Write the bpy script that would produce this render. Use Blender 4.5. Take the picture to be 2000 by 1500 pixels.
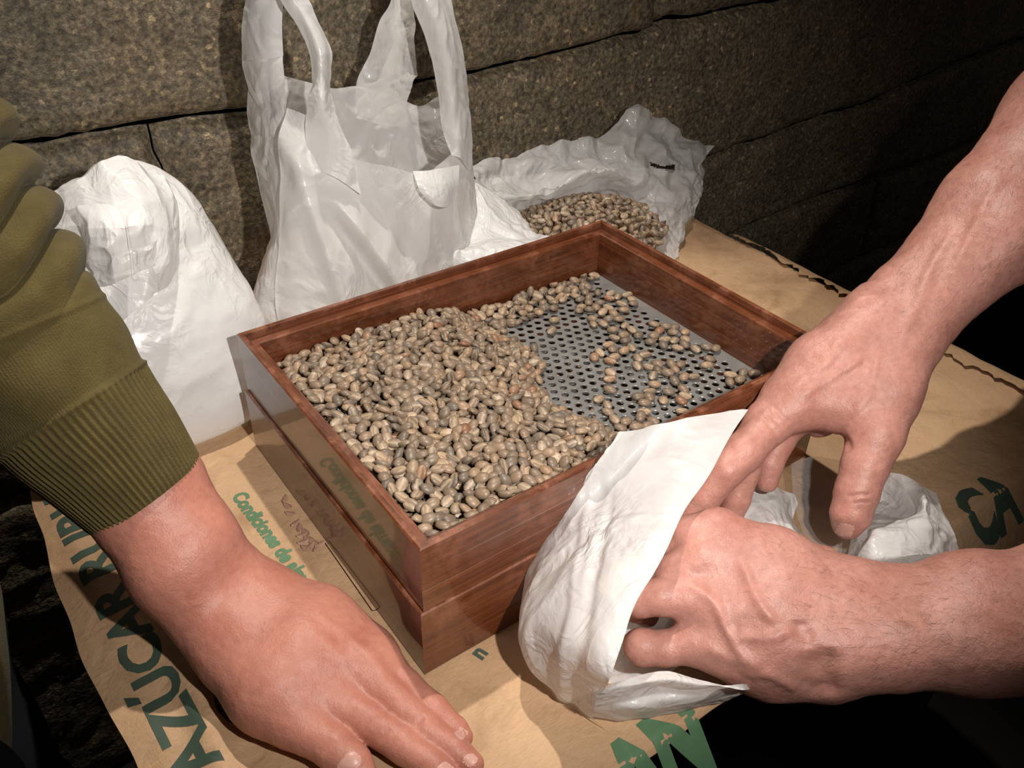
import bpy, bmesh, math, random
import numpy as np
from mathutils import Vector, Matrix
PI = math.pi
random.seed(7)
S = bpy.context.scene
for o in list(bpy.data.objects):
    bpy.data.objects.remove(o)
COL = S.collection

# ---------------------------------------------------------------- camera
# world frame: x along the tray's front side, y towards the stone wall, z up, metres
FOC = 1666.97
CAM = np.array([-0.15355, -0.28959, 0.45451])
RC = np.array([[0.8113673456, -0.5842931173, 0.0168696041],
               [-0.3301775347, -0.4819276244, -0.8116209462],
               [0.4823544610, 0.6529527685, -0.5839407984]])   # rows: right, down, forward
cam_d = bpy.data.cameras.new('camera')
cam = bpy.data.objects.new('camera', cam_d)
COL.objects.link(cam)
cam_d.sensor_width = 36.0
cam_d.lens = FOC / 2000 * 36.0
cam_d.clip_start = 0.01
M = Matrix.Identity(4)
for i in range(3):
    M[i][0] = RC[0][i]; M[i][1] = -RC[1][i]; M[i][2] = -RC[2][i]; M[i][3] = CAM[i]
cam.matrix_world = M
S.camera = cam

# ---------------------------------------------------------------- light
W = bpy.data.worlds.new('world'); S.world = W; W.use_nodes = True
W.node_tree.nodes['Background'].inputs[0].default_value = (1.0, 0.86, 0.72, 1)
W.node_tree.nodes['Background'].inputs[1].default_value = 0.030
def spot(name, loc, aim, power, size, blend, radius, color):
    d = bpy.data.lights.new(name, 'SPOT'); o = bpy.data.objects.new(name, d); COL.objects.link(o)
    d.energy = power; d.spot_size = math.radians(size); d.spot_blend = blend
    d.shadow_soft_size = radius; d.color = color
    o.location = loc
    o.rotation_euler = (Vector(aim) - Vector(loc)).to_track_quat('-Z', 'Y').to_euler()
    return o
# lamp hanging over the back of the table, and the lamp beside the photographer
spot('hanging_lamp', (0.30, 0.43, 1.42), (0.10, 0.10, 0.0), 60, 50, 0.55, 0.016, (1.0, 0.91, 0.81))
FP = CAM + 0.16 * RC[0] - 0.06 * RC[1]
spot('front_lamp', tuple(FP), (0.20, 0.30, 0.08), 19, 84, 0.9, 0.008, (1.0, 0.945, 0.885))
S.view_settings.view_transform = 'Standard'
S.view_settings.look = 'None'
S.view_settings.exposure = 0.0
S.view_settings.gamma = 1.0
S.view_settings.use_curve_mapping = False

# ---------------------------------------------------------------- helpers
def ray(u, v):
    return RC.T @ np.array([(u - 1000) / FOC, (v - 750) / FOC, 1.0])
def gz(u, v, z=0.0):
    d = ray(u, v); return CAM + d * ((z - CAM[2]) / d[2])
def gy(u, v, y):
    d = ray(u, v); return CAM + d * ((y - CAM[1]) / d[1])
def depth(P):
    return float(RC[2] @ (np.asarray(P) - CAM))
def pix(P):
    q = (np.asarray(P) - CAM) @ RC.T
    return 1000 + FOC * q[..., 0] / q[..., 2], 750 + FOC * q[..., 1] / q[..., 2]

def tag(o, label=None, cat=None, group=None, kind=None):
    if label: o['label'] = label
    if cat: o['category'] = cat
    if group: o['group'] = group
    if kind: o['kind'] = kind
    return o
def empty(name, loc, label=None, cat=None, group=None):
    o = bpy.data.objects.new(name, None); COL.objects.link(o); o.location = loc
    o.empty_display_size = 0.02
    return tag(o, label, cat, group)
def link(name, me, mat=None, parent=None, smooth=True, local=False):
    if mat is not None and len(me.materials) == 0: me.materials.append(mat)
    if smooth and len(me.polygons): me.polygons.foreach_set('use_smooth', [True] * len(me.polygons))
    o = bpy.data.objects.new(name, me); COL.objects.link(o)
    if parent is not None:
        o.parent = parent
        if not local:
            acc = Vector((0, 0, 0)); p = parent
            while p is not None: acc += p.location; p = p.parent
            o.location = -acc          # mesh data given in world coordinates
    return o
def mesh(name, V, F):
    me = bpy.data.meshes.new(name)
    V = np.asarray(V, dtype=np.float32); F = np.asarray(F)
    me.from_pydata(V.tolist(), [], F.tolist()) if F.ndim == 1 or len(V) < 3000 else fast(me, V, F)
    me.update(); return me
def fast(me, V, F):
    n = F.shape[1]
    me.vertices.add(len(V)); me.vertices.foreach_set('co', V.ravel())
    me.loops.add(F.size); me.loops.foreach_set('vertex_index', F.ravel().astype(np.int32))
    me.polygons.add(len(F)); me.polygons.foreach_set('loop_start', np.arange(0, F.size, n, dtype=np.int32))
    me.polygons.foreach_set('loop_total', np.full(len(F), n, dtype=np.int32))
    me.update(calc_edges=True)
def grid_faces(nu, nv, wrap=False):
    i, j = np.meshgrid(np.arange(nu - 1), np.arange(nv if wrap else nv - 1), indexing='ij')
    j2 = (j + 1) % nv
    return np.stack([i * nv + j, (i + 1) * nv + j, (i + 1) * nv + j2, i * nv + j2], -1).reshape(-1, 4)
def attr(me, name, vals):
    a = me.attributes.new(name, 'FLOAT', 'POINT'); a.data.foreach_set('value', np.asarray(vals, dtype=np.float32))

# numpy value noise
_rng = np.random.RandomState(11)
_LAT = _rng.rand(64, 64, 64).astype(np.float32)
def vnoise(P, smooth=True):
    P = np.asarray(P, dtype=np.float64)
    i = np.floor(P).astype(int); f = P - i
    if smooth: f = f * f * (3 - 2 * f)
    r = 0
    for a in (0, 1):
        for b in (0, 1):
            for c in (0, 1):
                w = (f[..., 0] if a else 1 - f[..., 0]) * (f[..., 1] if b else 1 - f[..., 1]) * (f[..., 2] if c else 1 - f[..., 2])
                r = r + w * _LAT[(i[..., 0] + a) & 63, (i[..., 1] + b) & 63, (i[..., 2] + c) & 63]
    return r * 2 - 1
def fbm(P, octv=4):
    P = np.asarray(P, dtype=np.float64); r = 0; a = 1.0
    for k in range(octv):
        r = r + a * vnoise(P * 2 ** k + 7.3 * k); a *= 0.5
    return r
def crumple(P, octv=4, seed=0.0, gain=0.5):
    """creased, faceted relief such as thin film or paper shows"""
    P = np.asarray(P, dtype=np.float64) + seed
    P = P + 0.5 * np.stack([vnoise(P * 1.1 + 3.1), vnoise(P * 1.1 + 17.7), vnoise(P * 1.1 + 31.9)], -1)
    r = 0; a = 1.0
    for k in range(octv):
        n = vnoise(P * 1.8 ** k + 5.7 * k, False) + .5 * vnoise(P[..., [1, 2, 0]] * 2.3 * 1.8 ** k + 9.1 * k, False)
        r = r + a * (np.abs(n) * -1.6 + .4); a *= gain
    return r
def catmull(C, n, closed=False):
    """C (k, ...) control rows -> n interpolated rows"""
    C = np.asarray(C, dtype=float); k = len(C)
    t = np.linspace(0, k if closed else k - 1, n, endpoint=not closed)
    i = np.floor(t).astype(int)
    if not closed: i = np.minimum(i, k - 2)
    f = (t - i).reshape((-1,) + (1,) * (C.ndim - 1))
    if closed: g = lambda j: C[(i + j) % k]
    else:
        E = np.concatenate([2 * C[:1] - C[1:2], C, 2 * C[-1:] - C[-2:-1]]); g = lambda j: E[i + j + 1]
    p0, p1, p2, p3 = g(-1), g(0), g(1), g(2)
    return 0.5 * (2 * p1 + (p2 - p0) * f + (2 * p0 - 5 * p1 + 4 * p2 - p3) * f ** 2 + (3 * p1 - p0 - 3 * p2 + p3) * f ** 3)

# ---------------------------------------------------------------- materials
class NT:
    def __init__(s, name):
        s.m = bpy.data.materials.new(name); s.m.use_nodes = True; s.t = s.m.node_tree; s.n = s.t.nodes; s.l = s.t.links
        s.b = s.n['Principled BSDF']; s.out = s.n['Material Output']
    def N(s, typ, **kw):
        n = s.n.new('ShaderNode' + typ)
        for k, v in kw.items():
            if k in n.inputs.keys(): n.inputs[k].default_value = v
            else: setattr(n, k, v)
        return n
    def L(s, a, b): s.l.new(a, b)
    def co(s, scale=(1, 1, 1), obj=True, rot=(0, 0, 0)):
        tc = s.N('TexCoord'); mp = s.N('Mapping'); mp.inputs['Scale'].default_value = scale; mp.inputs['Rotation'].default_value = rot
        s.L(tc.outputs['Object' if obj else 'UV'], mp.inputs['Vector']); return mp.outputs[0]
    def noise(s, co, scale, detail=4, rough=0.55, dist=0):
        n = s.N('TexNoise'); n.inputs['Scale'].default_value = scale; n.inputs['Detail'].default_value = detail
        n.inputs['Roughness'].default_value = rough; n.inputs['Distortion'].default_value = dist
        s.L(co, n.inputs['Vector']); return n.outputs['Fac']
    def ramp(s, fac, stops):
        r = s.N('ValToRGB'); e = r.color_ramp.elements
        while len(e) < len(stops): e.new(0.5)
        for q, (p, c) in zip(e, stops): q.position = p; q.color = (c[0], c[1], c[2], 1)
        s.L(fac, r.inputs[0]); return r.outputs[0]
    def mix(s, fac, a, b, typ='MIX'):
        m = s.N('MixRGB'); m.blend_type = typ
        for k, v in ((0, fac), (1, a), (2, b)):
            if hasattr(v, 'node'): s.L(v, m.inputs[k])
            else: m.inputs[k].default_value = v if k == 0 else (v[0], v[1], v[2], 1)
        return m.outputs[0]
    def math(s, op, a, b=0.0):
        m = s.N('Math'); m.operation = op
        for k, v in ((0, a), (1, b)):
            if hasattr(v, 'node'): s.L(v, m.inputs[k])
            else: m.inputs[k].default_value = v
        return m.outputs[0]
    def bump(s, h, dist, strength=1.0, prev=None):
        b = s.N('Bump'); b.inputs['Distance'].default_value = dist; b.inputs['Strength'].default_value = strength
        s.L(h, b.inputs['Height'])
        if prev is not None: s.L(prev, b.inputs['Normal'])
        return b.outputs[0]
    def set(s, **kw):
        for k, v in kw.items():
            k = k.replace('_', ' ')
            i = s.b.inputs[k]
            if hasattr(v, 'node'): s.L(v, i)
            elif isinstance(v, tuple) and len(v) == 3: i.default_value = (v[0], v[1], v[2], 1) if len(i.default_value) == 4 else v
            else: i.default_value = v
        return s.m

def m_stone(name, base):
    t = NT(name); co = t.co()
    rnd = t.N('ObjectInfo').outputs['Random']
    grain = t.noise(co, 190, 3, .7); big = t.noise(co, 9, 5, .6, .3); mid = t.noise(co, 55, 4, .65)
    c1 = t.ramp(big, [(.25, [x * .62 for x in base]), (.55, base), (.8, [base[0] * 1.35, base[1] * 1.25, base[2] * 1.12])])
    g2 = t.ramp(grain, [(.3, (.36, .36, .35)), (.52, (.95, .95, .95)), (.74, (1.9, 1.85, 1.65))])
    c = t.mix(1.0, c1, g2, 'MULTIPLY')
    vo = t.N('TexVoronoi'); vo.inputs['Scale'].default_value = 230; t.L(co, vo.inputs['Vector'])
    vr = t.N('SeparateColor'); t.L(vo.outputs['Color'], vr.inputs[0])
    c = t.mix(1.0, c, t.ramp(vr.outputs[0], [(.0, (.62, .60, .56)), (.6, (1, 1, 1)), (.97, (1.25, 1.2, 1.1)), (1.0, (2.6, 2.5, 2.2))]), 'MULTIPLY')
    rust = t.ramp(t.noise(co, 14, 4, .6), [(.6, (0, 0, 0)), (.75, (1, 1, 1))])
    c = t.mix(t.math('MULTIPLY', rust, .35), c, (base[0] * 1.5, base[1] * 1.02, base[2] * .6))
    tint = t.math('ADD', t.math('MULTIPLY', rnd, .3), .85)
    tc = t.N('CombineColor'); [t.L(tint, tc.inputs[i]) for i in range(3)]
    c = t.mix(1.0, c, tc.outputs[0], 'MULTIPLY')
    nb = t.bump(mid, .004, .7); nb = t.bump(grain, .0016, .8, nb)
    return t.set(Base_Color=c, Roughness=.62, Normal=nb, Specular_IOR_Level=.45)
def m_wood():
    t = NT('mahogany_wood'); tc = t.N('TexCoord')
    # grain runs along the panel's local x (stored in uv)
    mp = t.N('Mapping'); mp.inputs['Scale'].default_value = (3, 55, 1); t.L(tc.outputs['UV'], mp.inputs[0]); co = mp.outputs[0]
    g = t.noise(co, 3.2, 6, .62, .6)
    mp2 = t.N('Mapping'); mp2.inputs['Scale'].default_value = (5, 420, 1); t.L(tc.outputs['UV'], mp2.inputs[0])
    fine = t.noise(mp2.outputs[0], 1.5, 3, .6)
    c = t.ramp(g, [(.25, (.050, .013, .004)), (.5, (.125, .033, .010)), (.75, (.20, .062, .021))])
    c = t.mix(.55, c, t.ramp(fine, [(.35, (.45, .45, .45)), (.65, (1.25, 1.2, 1.15))]), 'MULTIPLY')
    at = t.N('Attribute'); at.attribute_name = 'wear'
    wn = t.noise(t.co((1, 1, 1)), 60, 4, .7)
    w = t.math('MULTIPLY', at.outputs['Fac'], t.ramp(wn, [(.42, (0, 0, 0)), (.62, (1, 1, 1))]))
    c = t.mix(w, c, (.33, .13, .075))
    mp3 = t.N('Mapping'); mp3.inputs['Scale'].default_value = (1.6, 700, 1); mp3.inputs['Rotation'].default_value = (0, 0, .012); t.L(tc.outputs['UV'], mp3.inputs[0])
    scr = t.ramp(t.noise(mp3.outputs[0], 1.0, 2, .4), [(.69, (0, 0, 0)), (.74, (1, 1, 1))])
    c = t.mix(t.math('MULTIPLY', scr, .35), c, (.42, .26, .20))
    sc = t.ramp(fine, [(.3, (.30, .30, .30)), (.8, (.50, .50, .50))])
    nb = t.bump(fine, .0004, .35)
    return t.set(Base_Color=c, Roughness=sc, Normal=nb, Coat_Weight=.75, Coat_Roughness=.06, Coat_IOR=1.5)
def m_steel():
    t = NT('brushed_steel'); co = t.co()
    n = t.noise(co, 40, 4, .6); f = t.noise(t.co((1, 14, 1)), 300, 2, .6)
    c = t.ramp(n, [(.3, (.24, .235, .225)), (.7, (.34, .33, .315))])
    r = t.ramp(f, [(.3, (.30, .30, .30)), (.7, (.46, .46, .46))])
    return t.set(Base_Color=c, Metallic=.45, Roughness=r)
def m_bean(name, island=True):
    t = NT(name)
    rnd = t.N('NewGeometry').outputs['Random Per Island'] if island else t.N('ObjectInfo').outputs['Random']
    c = t.ramp(rnd, [(0, (0.138, 0.106, 0.080)), (.22, (0.249, 0.176, 0.118)), (.45, (0.191, 0.146, 0.109)), (.62, (0.307, 0.210, 0.136)),
                     (.80, (0.159, 0.129, 0.101)), (.93, (0.371, 0.265, 0.170)), (1.0, (0.223, 0.103, 0.058))])
    n = t.noise(t.co(), 420, 3, .6)
    c = t.mix(.5, c, t.ramp(n, [(.3, (0.763, 0.705, 0.698)), (.7, (1.25, 1.22, 1.15))]), 'MULTIPLY')
    at = t.N('Attribute'); at.attribute_name = 'groove'
    c = t.mix(t.math('MULTIPLY', at.outputs['Fac'], .75), c, (0.530, 0.401, 0.272))
    return t.set(Base_Color=c, Roughness=.42, Normal=t.bump(n, .0004, .4), Specular_IOR_Level=.5)
def m_paper():
    t = NT('kraft_paper'); co = t.co()
    big = t.noise(co, 7, 5, .6, .4); fib = t.noise(t.co((1, 8, 1)), 170, 4, .7); sp = t.noise(co, 900, 2, .5)
    c = t.ramp(big, [(.3, (.35, .215, .122)), (.5, (.50, .32, .185)), (.72, (.60, .40, .24))])
    c = t.mix(.45, c, t.ramp(fib, [(.35, (.78, .76, .73)), (.65, (1.12, 1.12, 1.1))]), 'MULTIPLY')
    st = t.ramp(t.noise(co, 16, 5, .65, .8), [(.54, (0, 0, 0)), (.70, (1, 1, 1))])
    c = t.mix(t.math('MULTIPLY', st, .45), c, (.22, .125, .06))
    v = t.N('TexVoronoi'); v.feature = 'DISTANCE_TO_EDGE'; v.inputs['Scale'].default_value = 22; t.L(t.co(), v.inputs['Vector'])
    cr = t.ramp(v.outputs['Distance'], [(0, (0, 0, 0)), (.08, (1, 1, 1))])
    nb = t.bump(big, .006, .4); nb = t.bump(t.noise(co, 60, 4, .65, .8), .0022, .6, nb); nb = t.bump(cr, .0005, .35, nb)
    return t.set(Base_Color=c, Roughness=.62, Normal=nb, Specular_IOR_Level=.3)
def m_plain(name, col, rough=.6, spec=.4, **kw):
    t = NT(name); n = t.noise(t.co(), 35, 4, .6)
    c = t.mix(.4, col, t.ramp(n, [(.3, (.6, .6, .6)), (.7, (1.3, 1.3, 1.3))]), 'MULTIPLY')
    return t.set(Base_Color=c, Roughness=rough, Specular_IOR_Level=spec, **kw)
def m_film(name, thin=.12, trans=.42, tint=(.93, .93, .93), wr=1.0):
    t = NT(name); co = t.co()
    def ridge(sc, dist, stretch):
        n = t.noise(t.co(stretch), sc, 3, .5, dist)
        a = t.math('ABSOLUTE', t.math('SUBTRACT', n, .5))
        return t.math('SUBTRACT', 1.0, t.math('MULTIPLY', a, 9.0))
    r1 = t.math('MAXIMUM', ridge(13, .9, (1, 1, .55)), 0.0); r2 = t.math('MAXIMUM', ridge(38, 1.2, (1, 1, .8)), 0.0); r3 = t.noise(co, 120, 3, .6, .8)
    mask = t.ramp(t.noise(co, 9, 2, .5), [(.42, (0, 0, 0)), (.62, (1, 1, 1))])
    nb = t.bump(r1, .0011, .30 * wr); nb = t.bump(t.math('MULTIPLY', r2, mask), .0010, .70 * wr, nb); nb = t.bump(r3, .0010, .30 * wr, nb)
    t.set(Base_Color=tint, Roughness=.36, Specular_IOR_Level=.40, Normal=nb, Coat_Weight=.45, Coat_Roughness=.10)
    tl = t.N('BsdfTranslucent'); tl.inputs['Color'].default_value = (tint[0], tint[1] * .985, tint[2] * .95, 1); t.L(nb, tl.inputs['Normal'])
    tp = t.N('BsdfTransparent'); tp.inputs['Color'].default_value = (.96, .96, .96, 1)
    a = t.N('MixShader'); a.inputs[0].default_value = trans; t.L(t.b.outputs[0], a.inputs[1]); t.L(tl.outputs[0], a.inputs[2])
    b = t.N('MixShader'); b.inputs[0].default_value = thin; t.L(a.outputs[0], b.inputs[1]); t.L(tp.outputs[0], b.inputs[2])
    t.L(b.outputs[0], t.out.inputs[0]); return t.m
STONE = m_stone('wall_stone', (.160, .130, .090))
DARK = m_plain('dark_ground', (.012, .011, .010), .9, .1)
WOOD = m_wood(); STEEL = m_steel(); PAPER = m_paper()
BEAN = m_bean('raw_coffee_single', False); BEANS = m_bean('raw_coffee_many', True)
TABLEM = m_plain('dark_table_wood', (.035, .018, .012), .5, .3)
INK = m_plain('green_ink', (.055, .085, .062), .55, .3)
INK2 = m_plain('light_green_ink', (.10, .20, .105), .55, .3)

# ---------------------------------------------------------------- setting: floor, wall of cut stones
def box_mesh(name, x0, x1, y0, y1, z0, z1):
    V = [(x, y, z) for x in (x0, x1) for y in (y0, y1) for z in (z0, z1)]
    F = [(0, 1, 3, 2), (4, 6, 7, 5), (0, 4, 5, 1), (2, 3, 7, 6), (0, 2, 6, 4), (1, 5, 7, 3)]
    me = bpy.data.meshes.new(name); me.from_pydata(V, [], F); me.update(); return me
FLOORZ = -0.62
fl = link('floor', box_mesh('floor', -2.2, 3.2, -2.2, 1.2, FLOORZ - .05, FLOORZ), DARK, smooth=False); tag(fl, kind='structure')
def ywall(x): return 0.50 + 0.03 * np.maximum(0, np.asarray(x) - .35)
wl = link('wall_back', box_mesh('wall_back', -2.2, 3.2, .565, .75, FLOORZ, 1.5), DARK, smooth=False); tag(wl, kind='structure')
def course(k):
    """height of the k-th bed joint as a function of x"""
    def f(x):
        x = np.asarray(x, dtype=float)
        base = {-3: -.62, -2: -.33, -1: -.15, 0: -.012, 1: .189, 2: .40, 3: .62, 4: .86}[k]
        z = base + .004 * np.sin(x * 9 + k * 2.1) + .0035 * vnoise(np.stack([x * 22, x * 0 + k * 3.7, x * 0], -1)) + .0015 * vnoise(np.stack([x * 90, x * 0 + k * 3.7, x * 0], -1))
        if k == 0: z = z + np.clip((x - .75) * .055, 0, .06)
        if k == 1: z = z + np.where(x > .646, .008, 0) + np.clip((x - .65) * .02, 0, .05)
        return z
    return f
def stone(k, x0, x1, lean0=0.0, lean1=0.0):
    lo, hi = course(k), course(k + 1)
    n = max(14, int((x1 - x0) / .012)); m = 26
    s = np.linspace(0, 1, n); s = .5 - .5 * np.cos(s * PI) * (.35 + .65 * np.abs(np.cos(s * PI)) ** 0) if n < 10 else s
    e = np.array([0, .012, .03]); t = np.concatenate([e, np.linspace(.06, .94, m), 1 - e[::-1]])
    s = np.concatenate([np.array([0, .008, .02]), np.linspace(.035, .965, n), 1 - np.array([.02, .008, 0])])
    SS, TT = np.meshgrid(s, t, indexing='ij')
    X = x0 + (x1 - x0) * SS
    gap = .0012 + .0010 * np.abs(vnoise(np.stack([X * 45, X * 0 + k, X * 0], -1)))
    zl, zh = lo(X) + gap, hi(X) - gap
    Z = zl + (zh - zl) * TT
    X = X + (lean0 * (1 - SS) + lean1 * SS) * (TT - .5)
    X = X + .002 * vnoise(np.stack([Z * 60, X * 4, Z * 0 + k], -1)) * ((SS < .03) | (SS > .97))
    dz = np.minimum(Z - zl, zh - Z); dx = np.minimum(X - X[0:1], X[-1:] - X)
    d = np.minimum(dz, dx)
    Y = ywall(X) + .014 * np.exp(-np.clip(d, 0, 1) / .0045) + .002 * np.exp(-np.clip(d, 0, 1) / .012)
    P = np.stack([X, Y * 0, Z], -1)
    Y = Y - .0022 * fbm(P * 8 + k * 5 + x0 * 3, 2) - .0016 * fbm(P * 60, 4) + .0012 * ((k * 7 + int(x0 * 10)) % 3)
    V = np.stack([X, Y, Z], -1); N_, M_ = X.shape
    V = V.reshape(-1, 3); F = grid_faces(N_, M_)
    # skirts back to the core of the wall
    idx = np.arange(N_ * M_).reshape(N_, M_)
    loop = np.concatenate([idx[:, 0], idx[-1, 1:], idx[-2::-1, -1], idx[0, -2:0:-1]])
    B = V[loop].copy(); B[:, 1] = .57
    nb = len(loop); base = len(V)
    q = np.arange(nb); F2 = np.stack([loop[q], loop[(q + 1) % nb], base + (q + 1) % nb, base + q], -1)
    me = mesh('stone', np.concatenate([V, B]), np.concatenate([F, F2]))
    return link('stone', me, STONE, wl)
for k, cuts in {-3: [-1.2, -.3, .5, 1.2, 2.4], -2: [-1.4, -.5, .2, 1.3, 2.3, 3.0], -1: [-1.2, -.25, .42, 2.4, 3.0],
                0: [-1.3, -.42, .034, 1.9, 2.9], 1: [-1.1, -.115, .646, 1.75, 2.9], 2: [-1.3, -.5, .45, 1.1, 1.9, 2.7], 3: [-1.1, -.2, .7, 1.6, 2.6]}.items():
    for x0, x1 in zip(cuts[:-1], cuts[1:]):
        stone(k, x0 + .0008, x1 - .0008, .012 * ((k * 3) % 3 - 1), .012 * ((k * 3) % 3 - 1))

# ---------------------------------------------------------------- table under the sack
tb = empty('table', (.23, .17, FLOORZ), 'low dark wooden table hidden under the brown paper sack', 'table')
link('tabletop', box_mesh('tabletop', -.150, .615, -.108, .455, -.034, -.006), TABLEM, tb, smooth=False)
for lx, ly in ((-.12, -.08), (.58, -.08), (-.12, .42), (.58, .42)):
    link('leg', box_mesh('leg', lx - .022, lx + .022, ly - .022, ly + .022, FLOORZ, -.034), TABLEM, tb, smooth=False)

# ---------------------------------------------------------------- paper sack lying on the table
def paper_z(x, y):
    x = np.asarray(x, dtype=float); y = np.asarray(y, dtype=float)
    P = np.stack([x * 9, y * 9, x * 0], -1)
    z = .0016 * crumple(P, 4, 2.0) + .0009 * fbm(P * 2.2, 3)
    # flat under the trays
    dx = np.maximum(np.maximum(-x, x - .36), 0); dy = np.maximum(np.maximum(-y, y - .267), 0)
    z = z * np.clip(np.hypot(dx, dy) / .03, 0, 1)
    # ridge between the two rows of big letters
    s = (x + .118 - .1 * (y - .1)); z = z + .006 * np.exp(-(s / .010) ** 2) * np.clip((.23 - y) / .05, 0, 1)
    z = np.minimum(z, .010)
    # the sheet droops over the table's edges
    z = z - 0.9 * np.clip(-.150 - x, 0, 1) ** 1.0 * .30 - 1.3 * np.clip(-.116 - y, 0, 1) - .25 * np.clip(x - .612, 0, 1)
    return z
sack = empty('paper_sack', (.23, .17, 0), 'brown kraft paper sack with large green letters spread flat under the trays', 'paper sack')
nx, ny = 330, 250
sx, sy = np.meshgrid(np.linspace(0, 1, nx), np.linspace(0, 1, ny), indexing='ij')
xe0 = -.168 + .004 * np.sin(sy * 9) + .002 * vnoise(np.stack([sy * 14, sy * 0, sy * 0], -1)) + .012 * np.clip(sy - .55, 0, 1)
xe1 = .632 - .030 * (1 - sy) + .004 * vnoise(np.stack([sy * 12, sy * 0 + 4, sy * 0], -1)) + .0012 * vnoise(np.stack([sy * 60, sy * 0, sy * 0], -1))
ye0 = -.113 - .065 * np.clip((sx - .42) * 3, 0, 1) - .006 * np.clip((sx-.22) * 8, 0, 1) + .002 * vnoise(np.stack([sx * 16, sx * 0 + 8, sx * 0], -1))
ye1 = .462 + .003 * vnoise(np.stack([sx * 16, sx * 0 + 1, sx * 0], -1))
PX = xe0 + (xe1 - xe0) * sx; PY = ye0 + (ye1 - ye0) * sy
PZ = paper_z(PX, PY)
V = np.stack([PX, PY, PZ], -1).reshape(-1, 3); V2 = V.copy(); V2[:, 2] -= .0007
F = grid_faces(nx, ny)
me = mesh('sheet', np.concatenate([V, V2]), np.concatenate([F[:, ::-1], F + nx * ny]))
link('sheet', me, PAPER, sack)
# folded, torn hem along the right edge (two lengths)
def hem(y0, y1, x0, x1, wob):
    n = 260; y = np.linspace(y0, y1, n); s = (y - y0) / (y1 - y0)
    xo = x0 + (x1 - x0) * s + .0025 * vnoise(np.stack([y * 30, y * 0, y * 0], -1))
    inner = xo - wob - .0045 * vnoise(np.stack([y * 60, y * 0 + 2, y * 0], -1)) - .0040 * vnoise(np.stack([y * 220, y * 0 + 5, y * 0], -1))
    k = 7; q = np.linspace(0, 1, k)
    X = inner[:, None] + (xo - inner)[:, None] * q; Y = np.repeat(y[:, None], k, 1)
    Z = paper_z(X, Y) + .0014 + .0060 * (1 - q) ** .7 * (.6 + .5 * vnoise(np.stack([Y * 40, X * 10, X * 0], -1))) + .0006
    V = np.stack([X, Y, Z], -1).reshape(-1, 3); V2 = V.copy(); V2[:, 2] -= .0007; F = grid_faces(n, k)
    return link('folded_hem', mesh('folded_hem', np.concatenate([V, V2]), np.concatenate([F[:, ::-1], F + n * k])), PAPER, sack)
hem(-.115, .322, .612, .640, .021)
bm = bmesh.new()
for i in range(17):
    y = .340 + i * .0065; x = .627 + .0012 * math.sin(i * 2.3)
    m4 = Matrix.Translation((x, y, float(paper_z(x, y)) + .0012)) @ Matrix.Rotation(random.uniform(-.5, .5), 4, 'Z') @ Matrix.Diagonal((.0016, .0007, .0006, 1))
    bmesh.ops.create_icosphere(bm, subdivisions=1, radius=1, matrix=m4)
me = bpy.data.meshes.new('stitching'); bm.to_mesh(me); link('stitching', me, DARK, sack)

def lettering(txt, org, ang, size, mat, xs=1.0, weight=.0, name='lettering', shear=0.0):
    c = bpy.data.curves.new('t', 'FONT'); c.body = txt; c.size = 1; c.offset = weight; c.resolution_u = 3; c.shear = shear
    o = bpy.data.objects.new('t', c); COL.objects.link(o)
    dg = bpy.context.evaluated_depsgraph_get(); me = bpy.data.meshes.new_from_object(o.evaluated_get(dg))
    bpy.data.objects.remove(o)
    bm = bmesh.new(); bm.from_mesh(me)
    bmesh.ops.triangulate(bm, faces=bm.faces)
    for it in range(5):
        es = [e for e in bm.edges if e.calc_length() * size > .006]
        if not es: break
        bmesh.ops.subdivide_edges(bm, edges=es, cuts=1); bmesh.ops.triangulate(bm, faces=[f for f in bm.faces if len(f.verts) > 3])
    ca, sa = math.cos(ang), math.sin(ang)
    for v in bm.verts:
        a, b = v.co.x * size * xs, v.co.y * size
        x, y = org[0] + a * ca - b * sa, org[1] + a * sa + b * ca
        v.co = (x, y, float(paper_z(x, y)) + .00035)
    bm.to_mesh(me); bm.free(); me.materials.clear()
    return link(name, me, mat, sack, smooth=False)
# letters printed on the sack
lettering('AZÚCAR RUBIA', (-.1245, .0150), PI / 2 + .038, .0335, INK, xs=1.25, weight=.034)
lettering('COSECHA', (-.0905, .030), PI / 2 + .038, .0335, INK, xs=1.25, weight=.034)
lettering('Condiciones de almacenaje', (-.0412, .2195), -PI / 2 + .05, .0152, INK2, xs=.885, weight=.050)
lettering('AN', (.0500, -.1385), 0.03, .049, INK2, xs=.95, weight=.055)
lettering('CA', (.408, -.134), 0.0, .049, INK, xs=.9, weight=.045)
lettering('n', (.032, -.012), 0.3, .016, INK, xs=.9, weight=.04)
# thin printed frame line beside the tray
def print_line(pts, w):
    V = []; F = []
    for (a, b), (c, d) in zip(pts[:-1], pts[1:]):
        n = 24; L = math.hypot(c - a, d - b); nx_, ny_ = -(d - b) / L * w, (c - a) / L * w
        for i in range(n):
            t = i / (n - 1); x = a + (c - a) * t; y = b + (d - b) * t; k = len(V)
            for sg in (-1, 1):
                V.append((x + sg * nx_, y + sg * ny_, float(paper_z(x, y)) + .0005))
            if i: F.append((k - 2, k - 1, k + 1, k))
    me = bpy.data.meshes.new('printed_line'); me.from_pydata(V, [], F); link('printed_line', me, TABLEM, sack, smooth=False)
g = [gz(*q)[:2] for q in ((634, 1060), (727, 1194), (745, 1190))]
print_line([tuple(q) for q in g], .00035)

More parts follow.
